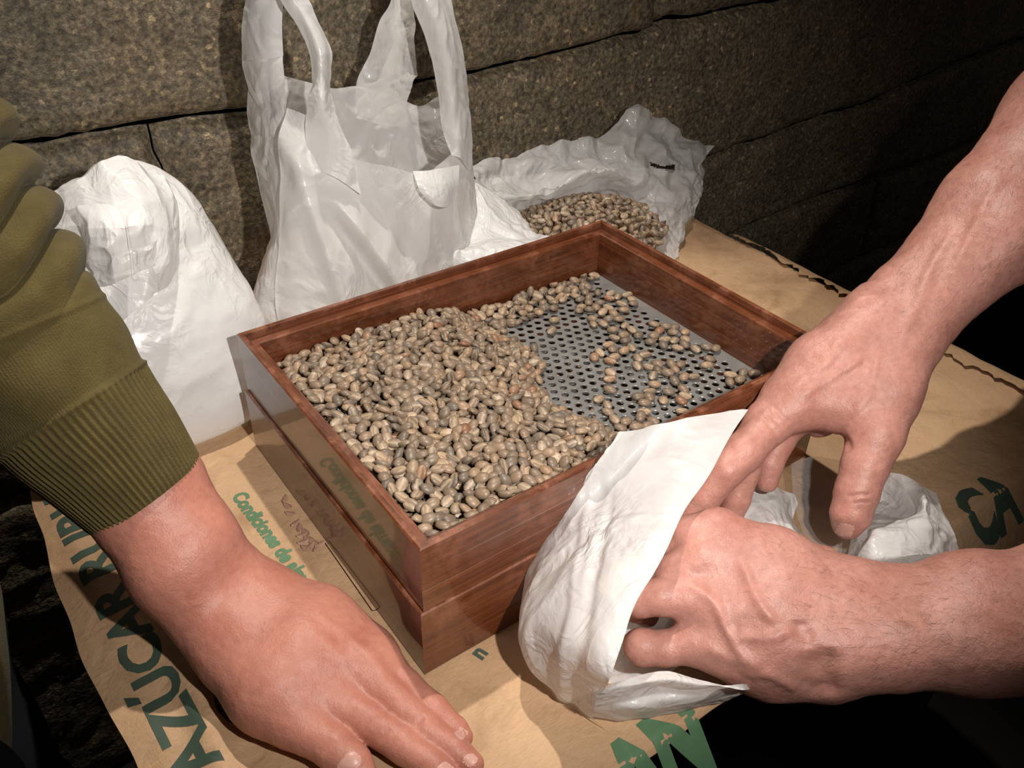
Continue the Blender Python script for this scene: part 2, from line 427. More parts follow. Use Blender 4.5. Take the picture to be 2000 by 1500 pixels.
# ---------------------------------------------------------------- stacked wooden trays
TA, TBd = .36, .267
def frame_wall(parent, P0, P1, z0, z1, th=.012, lip=.0045, step=.0066, foot=0.0):
    """one mitred side: P0->P1 along the outer edge, inside is to the left"""
    P0 = np.array(P0); P1 = np.array(P1); d = P1 - P0; L = np.hypot(*d); d = d / L; n = np.array([-d[1], d[0]])
    r = .0010
    prof = [(0 + foot, z0), (0 + foot, z0 + .0028), (0, z0 + .0034), (0, z1 - r), (r, z1), (lip - r * .5, z1), (lip, z1 - r * .5), (lip, z1 - step), (th - r, z1 - step), (th, z1 - step - r), (th, z0)]
    m = len(prof); n_ = 40; V = []; UV = []; WR = []
    acc = [0]
    for (a, b), (c, e) in zip(prof[:-1], prof[1:]): acc.append(acc[-1] + math.hypot(c - a, e - b))
    top = {3: .5, 4: 1, 5: .7, 6: .9, 7: .15, 8: .7, 9: .45}
    for i in range(n_):
        for k, (o, z) in enumerate(prof):
            s0 = o; s1 = L - o; s = s0 + (s1 - s0) * i / (n_ - 1)
            q = P0 + d * s + n * o
            V.append((q[0], q[1], z)); UV.append((s + parent_uv[0], acc[k] + parent_uv[1])); WR.append(top.get(k, .04) * (.55 + .45 * math.sin(i * .9)))
    F = grid_faces(n_, m, True)
    me = mesh('side_panel', V, F[:, ::-1]); uvl = me.uv_layers.new(name='UVMap')
    li = np.zeros(len(me.loops), dtype=np.int32); me.loops.foreach_get('vertex_index', li)
    uvl.data.foreach_set('uv', np.array(UV, dtype=np.float32)[li].ravel()); attr(me, 'wear', WR)
    me.validate()
    me.materials.append(WOOD)
    o_ = link('side_panel', me, None, parent, smooth=False); parent_uv[0] += 1.37; parent_uv[1] += .6
    return o_
parent_uv = [0.0, 0.0]
def frame(parent, x0, x1, y0, y1, z0, z1, **kw):
    C = [(x0, y0), (x1, y0), (x1, y1), (x0, y1)]
    for i in range(4): frame_wall(parent, C[i], C[(i + 1) % 4], z0, z1, **kw)
def plate(parent, x0, x1, y0, y1, z, pitch=.0094, r=.0029, th=.0012, margin=.008):
    """perforated sheet: staggered round holes cut through real thickness"""
    dx = pitch; dy = pitch * .866; k = 12
    nx_ = int((x1 - x0 - 2 * margin) / dx); ny_ = int((y1 - y0 - 2 * margin) / dy)
    ox = (x0 + x1) / 2 - nx_ * dx / 2; oy = (y0 + y1) / 2 - ny_ * dy / 2
    V = []; F = []
    ang = np.arange(k) * 2 * PI / k
    # outer ring of a cell: a rectangle dx x dy sampled at the same angles
    ca, sa = np.cos(ang), np.sin(ang)
    t = 1 / np.maximum(np.abs(ca) / (dx / 2), np.abs(sa) / (dy / 2))
    R_ = np.stack([ca * t, sa * t], -1)
    corner = [(dx / 2, dy / 2), (-dx / 2, dy / 2), (-dx / 2, -dy / 2), (dx / 2, -dy / 2)]
    for j in range(ny_):
        for i in range(nx_):
            if j % 2 and i == nx_ - 1: continue
            cx = ox + (i + .5 + (.5 if j % 2 else 0)) * dx; cy = oy + (j + .5) * dy
            b = len(V)
            for q in range(k): V.append((cx + R_[q, 0], cy + R_[q, 1], z))
            for q in range(k): V.append((cx + ca[q] * (r + .0004), cy + sa[q] * (r + .0004), z))
            for q in range(k): V.append((cx + ca[q] * r, cy + sa[q] * r, z - .0004))
            for q in range(k): V.append((cx + ca[q] * r, cy + sa[q] * r, z - th))
            for c in corner: V.append((cx + c[0], cy + c[1], z))
            for q in range(k):
                q2 = (q + 1) % k
                a1, a2 = ang[q], ang[q] + 2 * PI / k; ins = None
                for ci, c in enumerate(corner):
                    ac = math.atan2(c[1], c[0]) % (2 * PI)
                    if a1 < ac < a2: ins = ci
                if ins is None: F.append((b + q, b + q2, b + k + q2, b + k + q))
                else: F.append((b + q, b + 4 * k + ins, b + q2, b + k + q2, b + k + q))
                F.append((b + k + q, b + k + q2, b + 2 * k + q2, b + 2 * k + q)); F.append((b + 2 * k + q, b + 2 * k + q2, b + 3 * k + q2, b + 3 * k + q))
    # plain borders
    def quad(a, b_, c, d):
        if b_ - a < 1e-5 or d - c < 1e-5: return
        q = len(V); V.extend([(a, c, z), (b_, c, z), (b_, d, z), (a, d, z)]); F.append((q, q + 1, q + 2, q + 3))
    X0, X1, Y0, Y1 = ox, ox + nx_ * dx, oy, oy + ny_ * dy
    quad(x0, x1, y0, Y0); quad(x0, x1, Y1, y1); quad(x0, X0, Y0, Y1); quad(X1, x1, Y0, Y1)
    for j in range(1, ny_, 2):
        yy = oy + j * dy; quad(X0, X0 + dx / 2, yy, yy + dy); quad(X1 - dx / 2, X1, yy, yy + dy)
    me = bpy.data.meshes.new('perforated_plate'); me.from_pydata(V, [], F); me.update()
    return link('perforated_plate', me, STEEL, parent, smooth=False)
lower = empty('wooden_sieve_tray', (.18, .1335, 0), 'lower reddish wooden sieve tray resting on the paper sack', 'tray', 'stacked sieve trays')
frame(lower, -.0025, .3605, -.0008, .2678, .0008, .0562)
plate(lower, .0095, .3485, .0112, .2558, .010, pitch=.013, r=.004)
upper = empty('wooden_sieve_tray', (.18, .1335, .054), 'upper reddish wooden sieve tray holding the heap of coffee beans', 'tray', 'stacked sieve trays')
frame(upper, .0, .36, .0, .267, .0540, .1084, foot=.0030)
PZT = .0595
plate(upper, .0118, .3482, .0118, .2552, PZT)

# ---------------------------------------------------------------- coffee beans
def bean_mesh(seed, L=.0054, Wd=.0040, H=.0028):
    r = np.random.RandomState(seed); L *= r.uniform(.92, 1.1); Wd *= r.uniform(.9, 1.08); H *= r.uniform(.9, 1.15)
    nu, nv = 12, 7
    V = []; G = []
    for j in range(nv):
        th = -PI / 2 + PI * j / (nv - 1)
        for i in range(nu if 0 < j < nv - 1 else 1):
            ph = 2 * PI * i / nu
            x = math.cos(th) * math.cos(ph); y = math.cos(th) * math.sin(ph); z = math.sin(th)
            sx_ = math.copysign(abs(x) ** .92, x)
            zz = z * H * 1.12 if z < 0 else z * H * .55
            gr = 0
            if z > .2:
                zz -= H * .42 * math.exp(-(y / .22) ** 2) * min(1, (z - .2) * 2); gr = math.exp(-(y / .28) ** 2)
            V.append((sx_ * L * (1 + .05 * y * r.uniform(-1, 1)), y * Wd, zz)); G.append(gr)
    F = []
    st = lambda j: 0 if j == 0 else 1 + (j - 1) * nu
    for i in range(nu):
        i2 = (i + 1) % nu
        F.append((0, st(1) + i2, st(1) + i))
        F.append((st(nv - 2) + i, st(nv - 2) + i2, 1 + (nv - 2) * nu))
        for j in range(1, nv - 2): F.append((st(j) + i, st(j) + i2, st(j + 1) + i2, st(j + 1) + i))
    # the groove needs a row along the flat face
    me = bpy.data.meshes.new('coffee_bean'); me.from_pydata(V, [], F); me.update(); attr(me, 'groove', G)
    return me, np.array(V), F, np.array(G)
BM = [bean_mesh(s) for s in range(5)]
for b in BM: b[0].materials.append(BEAN)
for b in BM: b[0].polygons.foreach_set('use_smooth', [True] * len(b[0].polygons))
rs = np.random.RandomState(5)
def pile_h(x, y):
    """height of the heap's surface above the perforated plate"""
    xb = .200 + .012 * np.sin(y * 40 + 1) + .02 * np.clip((y - .20) / .05, 0, 1)      # right limit of the heap
    xb = xb - .03 * np.clip(.04 - np.abs(y - .125), 0, .04) / .04 * .4
    d = xb - x
    h = .0345 * (1 - np.exp(-np.clip(d, 0, 1) / .040))
    h = h + .0035 * vnoise(np.stack([x * 26, y * 26, x * 0], -1)) * np.clip(d / .03, 0, 1)
    far = .034 * np.exp(-np.clip(.252 - y, 0, 1) / .05)        # lower along the far wall on the left
    h = np.where(d > 0, h - .012 * np.clip((y - .18) / .07, 0, 1) * np.clip(1 - x / .16, 0, 1), 0)
    strip = .0105 * np.clip(1 - (.254 - y) / (.012 + .035 * np.clip((.345 - x) / .15, 0, 1)), 0, 1) * (x > .15)
    return np.maximum(h, strip)
def rot_mats(n, tilt, normal=None):
    out = []
    for i in range(n):
        q = Matrix.Rotation(rs.uniform(0, 2 * PI), 3, 'Z')
        a = rs.normal(0, tilt); b = rs.normal(0, tilt)
        t = Matrix.Rotation(a, 3, 'X') @ Matrix.Rotation(b, 3, 'Y')
        flip = Matrix.Rotation(PI if rs.rand() < .55 else 0, 3, 'X')
        out.append(t @ q @ flip)
    return out
def poisson(x0, x1, y0, y1, d, n, accept):
    pts = []; cell = {}; k = 0
    for _ in range(n):
        x = rs.uniform(x0, x1); y = rs.uniform(y0, y1)
        if not accept(x, y): continue
        c = (int(x / d), int(y / d)); ok = True
        for a in (-1, 0, 1):
            for b in (-1, 0, 1):
                for (p, q) in cell.get((c[0] + a, c[1] + b), ()):
                    if (p - x) ** 2 + (q - y) ** 2 < d * d: ok = False
        if ok: cell.setdefault(c, []).append((x, y)); pts.append((x, y))
    return pts
ix0, ix1, iy0, iy1 = .0172, .3425, .0172, .2495
PIL = []     # (pos, rot, layer)
for lay, dz in ((0, 0.0), (1, .0042), (2, .0088)):
    P = poisson(ix0, ix1, iy0, iy1, .0060 if lay == 0 else .0070, 16000 if lay == 0 else 7000, lambda x, y: float(pile_h(np.array(x), np.array(y))) > .0015 + dz)
    hs = pile_h(np.array([p[0] for p in P]), np.array([p[1] for p in P]))
    for (x, y), h, m in zip(P, hs, rot_mats(len(P), .42 if lay == 0 else .3)):
        z = PZT + max(.0028, h - dz + rs.uniform(-.0016, .0012))
        PIL.append(((x, y, z), m, lay))
# loose beans lying on the bare plate: thickly in a band to the far right, a few elsewhere
loose = []
def band(x, y):
    t = (x - .20) / .15
    c = .245 - .10 * t ** 1.1
    w = .020
    return abs(y - c) < w
def ok_loose(x, y): return float(pile_h(np.array(x), np.array(y))) < .002
bands = [((1165, 575), (1240, 590), 9), ((1130, 600), (1225, 640), 12), ((1180, 640), (1250, 680), 9), ((1265, 635), (1345, 670), 12), ((1290, 655), (1400, 675), 12),
         ((1150, 680), (1260, 700), 6), ((1240, 700), (1330, 730), 9), ((1180, 730), (1200, 760), 3), ((1265, 735), (1340, 780), 11), ((1240, 780), (1260, 830), 4),
         ((1425, 730), (1480, 745), 7), ((1350, 700), (1420, 712), 2), ((1160, 770), (1200, 800), 3), ((1330, 740), (1360, 750), 1), ((1020, 600), (1100, 625), 4),
         ((985, 670), (1045, 690), 3), ((1070, 635), (1090, 640), 1), ((1060, 560), (1150, 580), 14), ((1130, 590), (1200, 600), 9), ((1200, 820), (1290, 830), 8), ((1330, 800), (1345, 805), 1)]
for (u0, v0), (u1, v1), n in bands:
    for _ in range(n * 5):
        if n <= 0: break
        p = gz(rs.uniform(u0, u1), rs.uniform(min(v0, v1) - 6, max(v0, v1) + 6), PZT + .003)
        if not (ix0 < p[0] < ix1 and iy0 < p[1] < iy1): continue
        if min([math.hypot(p[0] - q[0], p[1] - q[1]) for q in loose] + [1]) < .0075: continue
        if float(pile_h(p[0:1], p[1:2])[0]) > .003: continue
        loose.append(tuple(p)); n -= 1
LOO = [((p[0], p[1], PZT + .0031), m, 0) for p, m in zip(loose, rot_mats(len(loose), .10))]
# the 300 that show largest: nearest the camera in the top layer, plus the loose ones
top = sorted([q for q in PIL if q[2] == 0], key=lambda q: depth(q[0]))
near = top[:300 - len(LOO)]; nid = set(id(q) for q in near)
rest = [q for q in PIL if id(q) not in nid]
def single(q, label, group):
    o = bpy.data.objects.new('coffee_bean', BM[rs.randint(5)][0]); COL.objects.link(o)
    o.matrix_world = Matrix.Translation(q[0]) @ q[1].to_4x4()
    return tag(o, label, 'coffee bean', group)
def near_label(p):
    if p[0] < .030: return 'raw coffee bean of the heap lying against the tray\'s left side near its front corner'
    if p[1] < .030: return 'raw coffee bean of the heap lying against the tray\'s front side near its front corner'
    return 'raw grey-tan coffee bean on top of the heap near the tray\'s front corner'
def loose_label(p):
    if p[1] > .200 and p[0] > .22: return 'raw coffee bean lying loose towards the tray\'s far corner'
    if p[0] > .300: return 'raw coffee bean lying loose beside the tray\'s right inner side'
    if p[1] < .075: return 'raw coffee bean lying loose by the tray\'s front side, beside the held bag'
    if p[0] < .235: return 'raw coffee bean lying loose on steel just beyond the heap\'s edge'
    return 'raw coffee bean lying loose in the middle of the bare perforated plate'
for q in near: single(q, near_label(q[0]), 'beans at the near end of the heap')
for q in LOO: single(q, loose_label(q[0]), 'loose beans on the perforated plate')
def bean_cloud(name, Q, parent=None):
    Vs = []; Fs = []; Gs = []; b = 0
    for (p, m, _) in Q:
        me, V, F, G = BM[rs.randint(5)]
        Vs.append(V @ np.array(m).T + np.array(p)); Fs.extend([tuple(i + b for i in f) for f in F]); Gs.append(G); b += len(V)
    me = bpy.data.meshes.new(name); me.from_pydata(np.concatenate(Vs).tolist(), [], Fs); me.update(); attr(me, 'groove', np.concatenate(Gs))
    return link(name, me, BEANS, parent)
tag(bean_cloud('coffee_beans', rest), 'heap of raw greyish tan coffee beans filling the left half of the upper tray', 'coffee beans', kind='stuff')
# husks and chaff on the paper beside the tray
hs_ = []
for (u, v) in [(556, 975), (562, 988), (568, 1003), (577, 1022), (585, 1032), (590, 1045), (597, 1040), (592, 1058), (603, 1052), (606, 1066), (612, 1058), (618, 1070), (625, 1062), (598, 1070)]:
    p = gz(u, v, .001); hs_.append(p)
HUSK = m_plain('husk', (.36, .21, .14), .5, .4)
for i, p in enumerate(hs_):
    n, k = 7, 4; a = rs.uniform(0, PI); V = []
    for s in np.linspace(-1, 1, n):
        for t in np.linspace(-1, 1, k):
            w = .0016 * math.sqrt(max(0, 1.02 - s * s)); x = s * .0042; y = t * w * 1.5; z = .0012 * (1 - t * t) + .0008 * s * s
            V.append((p[0] + x * math.cos(a) - y * math.sin(a), p[1] + x * math.sin(a) + y * math.cos(a), float(paper_z(p[0], p[1])) + .0004 + z))
    tag(link('bean_husk', mesh('bean_husk', V, grid_faces(n, k)), HUSK), 'curled brown bean husk on the paper beside the lower tray', 'husk', 'husks beside the tray')

# ---------------------------------------------------------------- arms and hands: one continuous surface each, grown from a distance field
def PD(u, v, d): return CAM + ray(u, v) * d
def J(u, v, d, rp): return np.append(PD(u, v, d), rp * d / FOC)
def JZ(u, v, z, rp):
    P = gz(u, v, z + .0012); return np.append(P, rp * depth(P) / FOC)
class Field:
    def __init__(s, lo, hi, h):
        s.h = h; s.lo = np.array(lo); s.n = np.ceil((np.array(hi) - s.lo) / h).astype(int) + 1
        s.F = np.full(s.n, 1.0, dtype=np.float32)
    def like(s): 
        g = Field.__new__(Field); g.h, g.lo, g.n = s.h, s.lo, s.n; g.F = np.full(s.n, 1.0, dtype=np.float32); return g
    def cone(s, A, B, k=.004, sign=1, flat=None):
        A = np.asarray(A, float); B = np.asarray(B, float); R = max(A[3], B[3]) + max(k, .004) * 1.5 + 3 * s.h
        lo = np.minimum(A[:3], B[:3]) - R; hi = np.maximum(A[:3], B[:3]) + R
        i0 = np.clip(((lo - s.lo) / s.h).astype(int), 0, s.n); i1 = np.clip(((hi - s.lo) / s.h).astype(int) + 2, 0, s.n)
        if (i1 <= i0).any(): return
        ax = [s.lo[i] + s.h * np.arange(i0[i], i1[i]) for i in range(3)]
        X, Y, Z = np.meshgrid(*ax, indexing='ij', sparse=True)
        ab = B[:3] - A[:3]; L2 = float(ab @ ab) + 1e-12
        t = ((X - A[0]) * ab[0] + (Y - A[1]) * ab[1] + (Z - A[2]) * ab[2]) / L2
        t = np.clip(t, 0, 1)
        d = np.sqrt((X - A[0] - t * ab[0]) ** 2 + (Y - A[1] - t * ab[1]) ** 2 + (Z - A[2] - t * ab[2]) ** 2) - (A[3] + (B[3] - A[3]) * t)
        sl = tuple(slice(i0[i], i1[i]) for i in range(3)); f = s.F[sl]
        if sign > 0:
            hh = np.clip(.5 + .5 * (f - d) / k, 0, 1); s.F[sl] = f + (d - f) * hh - k * hh * (1 - hh)
        else:
            d = -d; hh = np.clip(.5 - .5 * (f - d) / k, 0, 1); s.F[sl] = f + (d - f) * hh + k * hh * (1 - hh)
    def chain(s, P, k=.004):
        for a, b in zip(P[:-1], P[1:]): s.cone(a, b, k)
    def join(s, g, k):
        a, b = s.F, g.F; hh = np.clip(.5 + .5 * (a - b) / k, 0, 1); s.F = (a + (b - a) * hh - k * hh * (1 - hh)).astype(np.float32)
    def hit(s, u, v):
        """first surface point along the line of sight through a pixel"""
        r = ray(u, v); d = np.arange(.25, .95, .0004); P = CAM + r[None] * d[:, None]
        i = ((P - s.lo) / s.h); ok = ((i >= 0) & (i < s.n - 1)).all(1); i = i[ok]; P = P[ok]
        b = np.floor(i).astype(int); f = i - b; val = 0
        for x in (0, 1):
            for y in (0, 1):
                for z in (0, 1):
                    w = (f[:, 0] if x else 1 - f[:, 0]) * (f[:, 1] if y else 1 - f[:, 1]) * (f[:, 2] if z else 1 - f[:, 2])
                    val = val + w * s.F[b[:, 0] + x, b[:, 1] + y, b[:, 2] + z]
        k = np.argmax(val < 0)
        return P[k] if (val < 0).any() else None
    def mesh(s):
        F = s.F; S_ = F < 0; n = F.shape
        cnt = np.zeros(tuple(np.array(n) - 1), np.int8)
        for x in (0, 1):
            for y in (0, 1):
                for z in (0, 1): cnt += S_[x:n[0] - 1 + x, y:n[1] - 1 + y, z:n[2] - 1 + z]
        act = (cnt > 0) & (cnt < 8); idx = -np.ones(act.shape, np.int64); C = np.argwhere(act); idx[act] = np.arange(len(C))
        P = np.zeros((len(C), 3)); W_ = np.zeros(len(C))
        for ax in range(3):
            o = [a for a in range(3) if a != ax]
            for p in (0, 1):
                for q in (0, 1):
                    a = C.copy(); a[:, o[0]] += p; a[:, o[1]] += q; b = a.copy(); b[:, ax] += 1
                    fa = F[a[:, 0], a[:, 1], a[:, 2]]; fb = F[b[:, 0], b[:, 1], b[:, 2]]; m = (fa < 0) != (fb < 0)
                    t = np.where(m, fa / np.where(m, fa - fb, 1), 0)
                    X = a.astype(float); X[:, ax] += t; P += X * m[:, None]; W_ += m
        P = P / W_[:, None]
        Q = []
        for ax in range(3):
            o = [(ax + 1) % 3, (ax + 2) % 3]
            a = [slice(None)] * 3; b = [slice(None)] * 3; a[ax] = slice(0, -1); b[ax] = slice(1, None)
            m = S_[tuple(a)] != S_[tuple(b)]; E = np.argwhere(m)
            E = E[(E[:, o[0]] > 0) & (E[:, o[1]] > 0) & (E[:, o[0]] < n[o[0]] - 1) & (E[:, o[1]] < n[o[1]] - 1)]
            ins = S_[E[:, 0], E[:, 1], E[:, 2]]
            def g(du, dv):
                e = E.copy(); e[:, o[0]] -= du; e[:, o[1]] -= dv; return idx[e[:, 0], e[:, 1], e[:, 2]]
            q = np.stack([g(0, 0), g(1, 0), g(1, 1), g(0, 1)], -1)
            q[~ins] = q[~ins][:, ::-1]; Q.append(q)
        Q = np.concatenate(Q); Q = Q[(Q >= 0).all(1)]
        return s.lo + P * s.h, Q
def smooth(V, F, it=2, w=.5):
    n = len(V)
    e = np.concatenate([F[:, [0, 1]], F[:, [1, 2]], F[:, [2, 3]], F[:, [3, 0]]]); deg = np.bincount(e.ravel(), minlength=n)
    for _ in range(it):
        A = np.stack([np.bincount(e[:, 0], V[e[:, 1], c], n) + np.bincount(e[:, 1], V[e[:, 0], c], n) for c in range(3)], -1)
        V = V + w * (A / np.maximum(deg, 1)[:, None] - V)
    return V
def normals(V, F):
    a = V[F[:, 2]] - V[F[:, 0]]; b = V[F[:, 3]] - V[F[:, 1]]; fn = np.cross(a, b); N = np.zeros_like(V)
    for k in range(4):
        for c in range(3): N[:, c] += np.bincount(F[:, k], fn[:, c], len(V))
    return N / (np.linalg.norm(N, axis=1)[:, None] + 1e-12)
def crease(V, N, pts, amp, w):
    """raise (amp > 0, vein or tendon) or press in (amp < 0, skin fold) the skin along a line"""
    pts = [p for p in pts if p is not None]
    if len(pts) < 2: return V
    P = catmull(np.array(pts), 10 * len(pts)); d = np.full(len(V), 9.0); t = np.zeros(len(V))
    box = ((V > P.min(0) - 4 * w) & (V < P.max(0) + 4 * w)).all(1); id_ = np.where(box)[0]; U = V[id_]
    dd = np.full(len(U), 9.0); tt = np.zeros(len(U))
    for i in range(len(P) - 1):
        ab = P[i + 1] - P[i]; q = np.clip(((U - P[i]) @ ab) / (ab @ ab + 1e-12), 0, 1)
        x = np.linalg.norm(U - P[i] - q[:, None] * ab, axis=1); m = x < dd; dd[m] = x[m]; tt[m] = ((i + q) / (len(P) - 1))[m]
    fade = np.clip(np.minimum(tt, 1 - tt) * 6, 0, 1)
    V = V.copy(); V[id_] += N[id_] * (amp * np.exp(-(dd / w) ** 2) * fade)[:, None]
    return V
def build_arm(name, spec, skin, parent, h=.0014, label=None):
    P = np.array([j for g in spec['palm'] + spec['fingers'] for j in g]); R = P[:, 3].max() + .008
    fld = Field(P[:, :3].min(0) - R, P[:, :3].max(0) + R, h)
    for g in spec['palm']: fld.chain(g, spec.get('kp', .012))
    fg = fld.like()
    for g in spec['fingers']:
        f1 = fld.like(); f1.chain(g, .003); fg.join(f1, .0012)
    fld.join(fg, spec.get('kj', .006))
    for g in spec.get('cut', []): fld.cone(g[0], g[1], .004, -1)
    V, F = fld.mesh(); V = smooth(V, F, 2, .5); N = normals(V, F)
    for uv, amp, w in spec.get('lines', []):
        V = crease(V, N, [fld.hit(*q) for q in uv], amp, w)
    V = V + N * (.00018 * fbm(V * 210, 2) + spec.get('lump', .0006) * fbm(V * 45, 2))[:, None]
    me = mesh(name, V, F); o = link(name, me, skin, parent)
    if label: tag(o, label)
    for (cu, cv, ax, ay, bx, by) in spec.get('nails', []):
        nail(fld, o, cu, cv, ax, ay, bx, by)
    return o, fld, V, N
def nail(fld, parent, cu, cv, ax, ay, bx, by):
    """nail plate: half-axes (ax,ay) along and (bx,by) across, in the plane of the fingertip"""
    n, m = 11, 9; G = np.full((n, m, 3), np.nan)
    for i, s in enumerate(np.linspace(-1, 1, n)):
        for j, t in enumerate(np.linspace(-1, 1, m)):
            w = math.sqrt(max(0, 1 - abs(s) ** 3.2)) * .25 + .75 * (1 - max(0, abs(s) - .75) * 1.4)
            p = fld.hit(cu + ax * s + bx * t * w, cv + ay * s + by * t * w)
            if p is not None: G[i, j] = p
    if np.isnan(G).any(): return
    c = G.mean((0, 1)); nrm = np.cross(G[-1, m // 2] - G[0, m // 2], G[n // 2, -1] - G[n // 2, 0]); nrm /= np.linalg.norm(nrm)
    if nrm @ (CAM - c) < 0: nrm = -nrm
    t = np.linspace(-1, 1, m)[None, :]; s = np.linspace(-1, 1, n)[:, None]
    rise = .0004 * (1 - .9 * np.abs(t) ** 3) * (1 - .85 * np.abs(s) ** 5)
    V = (G + nrm * rise[..., None]).reshape(-1, 3); V2 = (G - nrm * .0007).reshape(-1, 3); F = grid_faces(n, m)
    idx = np.arange(n * m).reshape(n, m); lp = np.concatenate([idx[:, 0], idx[-1, 1:], idx[-2::-1, -1], idx[0, -2:0:-1]]); k = len(lp); q = np.arange(k)
    SF = np.stack([lp[q], lp[(q + 1) % k], lp[(q + 1) % k] + n * m, lp[q] + n * m], -1)
    link('fingernail', mesh('fingernail', np.concatenate([V, V2]), np.concatenate([F, SF])), NAIL, parent)
def m_skin(name, base, red, mott=.5):
    t = NT(name); co = t.co()
    c = t.ramp(t.noise(co, 26, 4, .6, .4), [(.3, [base[0] * .86, base[1] * .76, base[2] * .74]), (.5, base), (.72, red)])
    c = t.mix(mott, c, t.ramp(t.noise(co, 210, 3, .7), [(.35, (.80, .74, .72)), (.65, (1.12, 1.12, 1.12))]), 'MULTIPLY')
    vor = t.N('TexVoronoi'); vor.inputs['Scale'].default_value = 900; t.L(co, vor.inputs['Vector'])
    nb = t.bump(t.noise(co, 320, 4, .65), .0007, .45); nb = t.bump(vor.outputs['Distance'], .00025, .4, nb)
    return t.set(Base_Color=c, Roughness=.46, Specular_IOR_Level=.42, Normal=nb, Subsurface_Weight=.22, Subsurface_Radius=(.010, .0035, .0018), Subsurface_Scale=1.0)
SKIN_M = m_skin('skin_ruddy', (.46, .225, .180), (.53, .25, .200))
SKIN_F = m_skin('skin_tan', (.47, .200, .145), (.52, .215, .155), .3)
NAIL = m_plain('nail', (.60, .33, .27), .36, .4)
HAIR = m_plain('body_hair', (.10, .055, .030), .5, .4)

man = empty('person', (.80, -.25, FLOORZ), 'person at the right in dark clothes, bare hairy forearms reaching into a white bag', 'person')
# upper hand: thumb towards the viewer, fingers going down into the bag
A = dict(kp=.016, kj=.007,
  palm=[[J(2330, -60, .67, 118), J(2080, 225, .635, 105), J(1930, 405, .62, 88), J(1765, 585, .615, 64), J(1700, 655, .612, 56)],
        [J(2360, 10, .64, 112), J(2110, 300, .615, 100), J(1965, 470, .60, 78), J(1800, 628, .598, 56), J(1750, 690, .596, 54)],
        [J(1715, 650, .605, 62), J(1650, 700, .600, 54), J(1546, 790, .592, 42)],
        [J(1690, 640, .610, 58), J(1590, 715, .604, 46), J(1533, 772, .600, 38)],
        [J(1690, 650, .618, 50), J(1600, 740, .615, 44), J(1555, 790, .612, 36)],
        [J(1720, 690, .605, 52), J(1640, 770, .605, 44), J(1600, 820, .615, 34)],
        [J(1765, 690, .595, 52), J(1735, 770, .585, 52), J(1712, 850, .575, 50)],
        [J(1730, 740, .592, 46), J(1660, 790, .588, 40), J(1560, 800, .592, 34)]],
  fingers=[[J(1546, 790, .592, 42), J(1505, 830, .588, 38), J(1455, 880, .580, 38), J(1418, 920, .575, 34), J(1378, 972, .578, 29), J(1345, 1015, .585, 23)],
           [J(1535, 772, .600, 38), J(1490, 818, .593, 34), J(1462, 870, .588, 34), J(1452, 920, .588, 31), J(1438, 975, .590, 28), J(1424, 1020, .594, 24)],
           [J(1560, 800, .612, 34), J(1520, 862, .603, 30), J(1505, 905, .600, 26), J(1497, 940, .600, 22)],
           [J(1712, 850, .575, 50), J(1690, 910, .571, 44), J(1674, 962, .569, 41), J(1662, 1005, .570, 38), J(1655, 1026, .572, 28)]],
  nails=[(1651, 1034, -6, 13, 17, 5)],
  lines=[([(1655, 972), (1680, 966), (1702, 968)], -.0011, .0014), ([(1662, 984), (1682, 980), (1700, 980)], -.0007, .0011),
         ([(1498, 800), (1512, 820), (1532, 838)], -.0010, .0015), ([(1490, 812), (1502, 830), (1520, 848)], -.0009, .0014), ([(1510, 790), (1526, 812), (1546, 826)], -.0007, .0013),
         ([(1660, 650), (1600, 720), (1540, 770)], .0016, .0045), ([(1720, 660), (1700, 760), (1660, 820)], .0010, .003),
         ([(1700, 690), (1620, 740), (1560, 775)], .0016, .0035), ([(1880, 420), (1820, 520), (1790, 600), (1740, 690)], .0014, .004),
         ([(1960, 330), (1900, 450), (1850, 560)], .0013, .004), ([(1690, 600), (1680, 575), (1700, 550)], .0035, .011), ([(1640, 850), (1655, 862), (1662, 884)], -.0016, .0030),
         ([(1580, 870), (1620, 850), (1648, 855)], -.0010, .0020)])
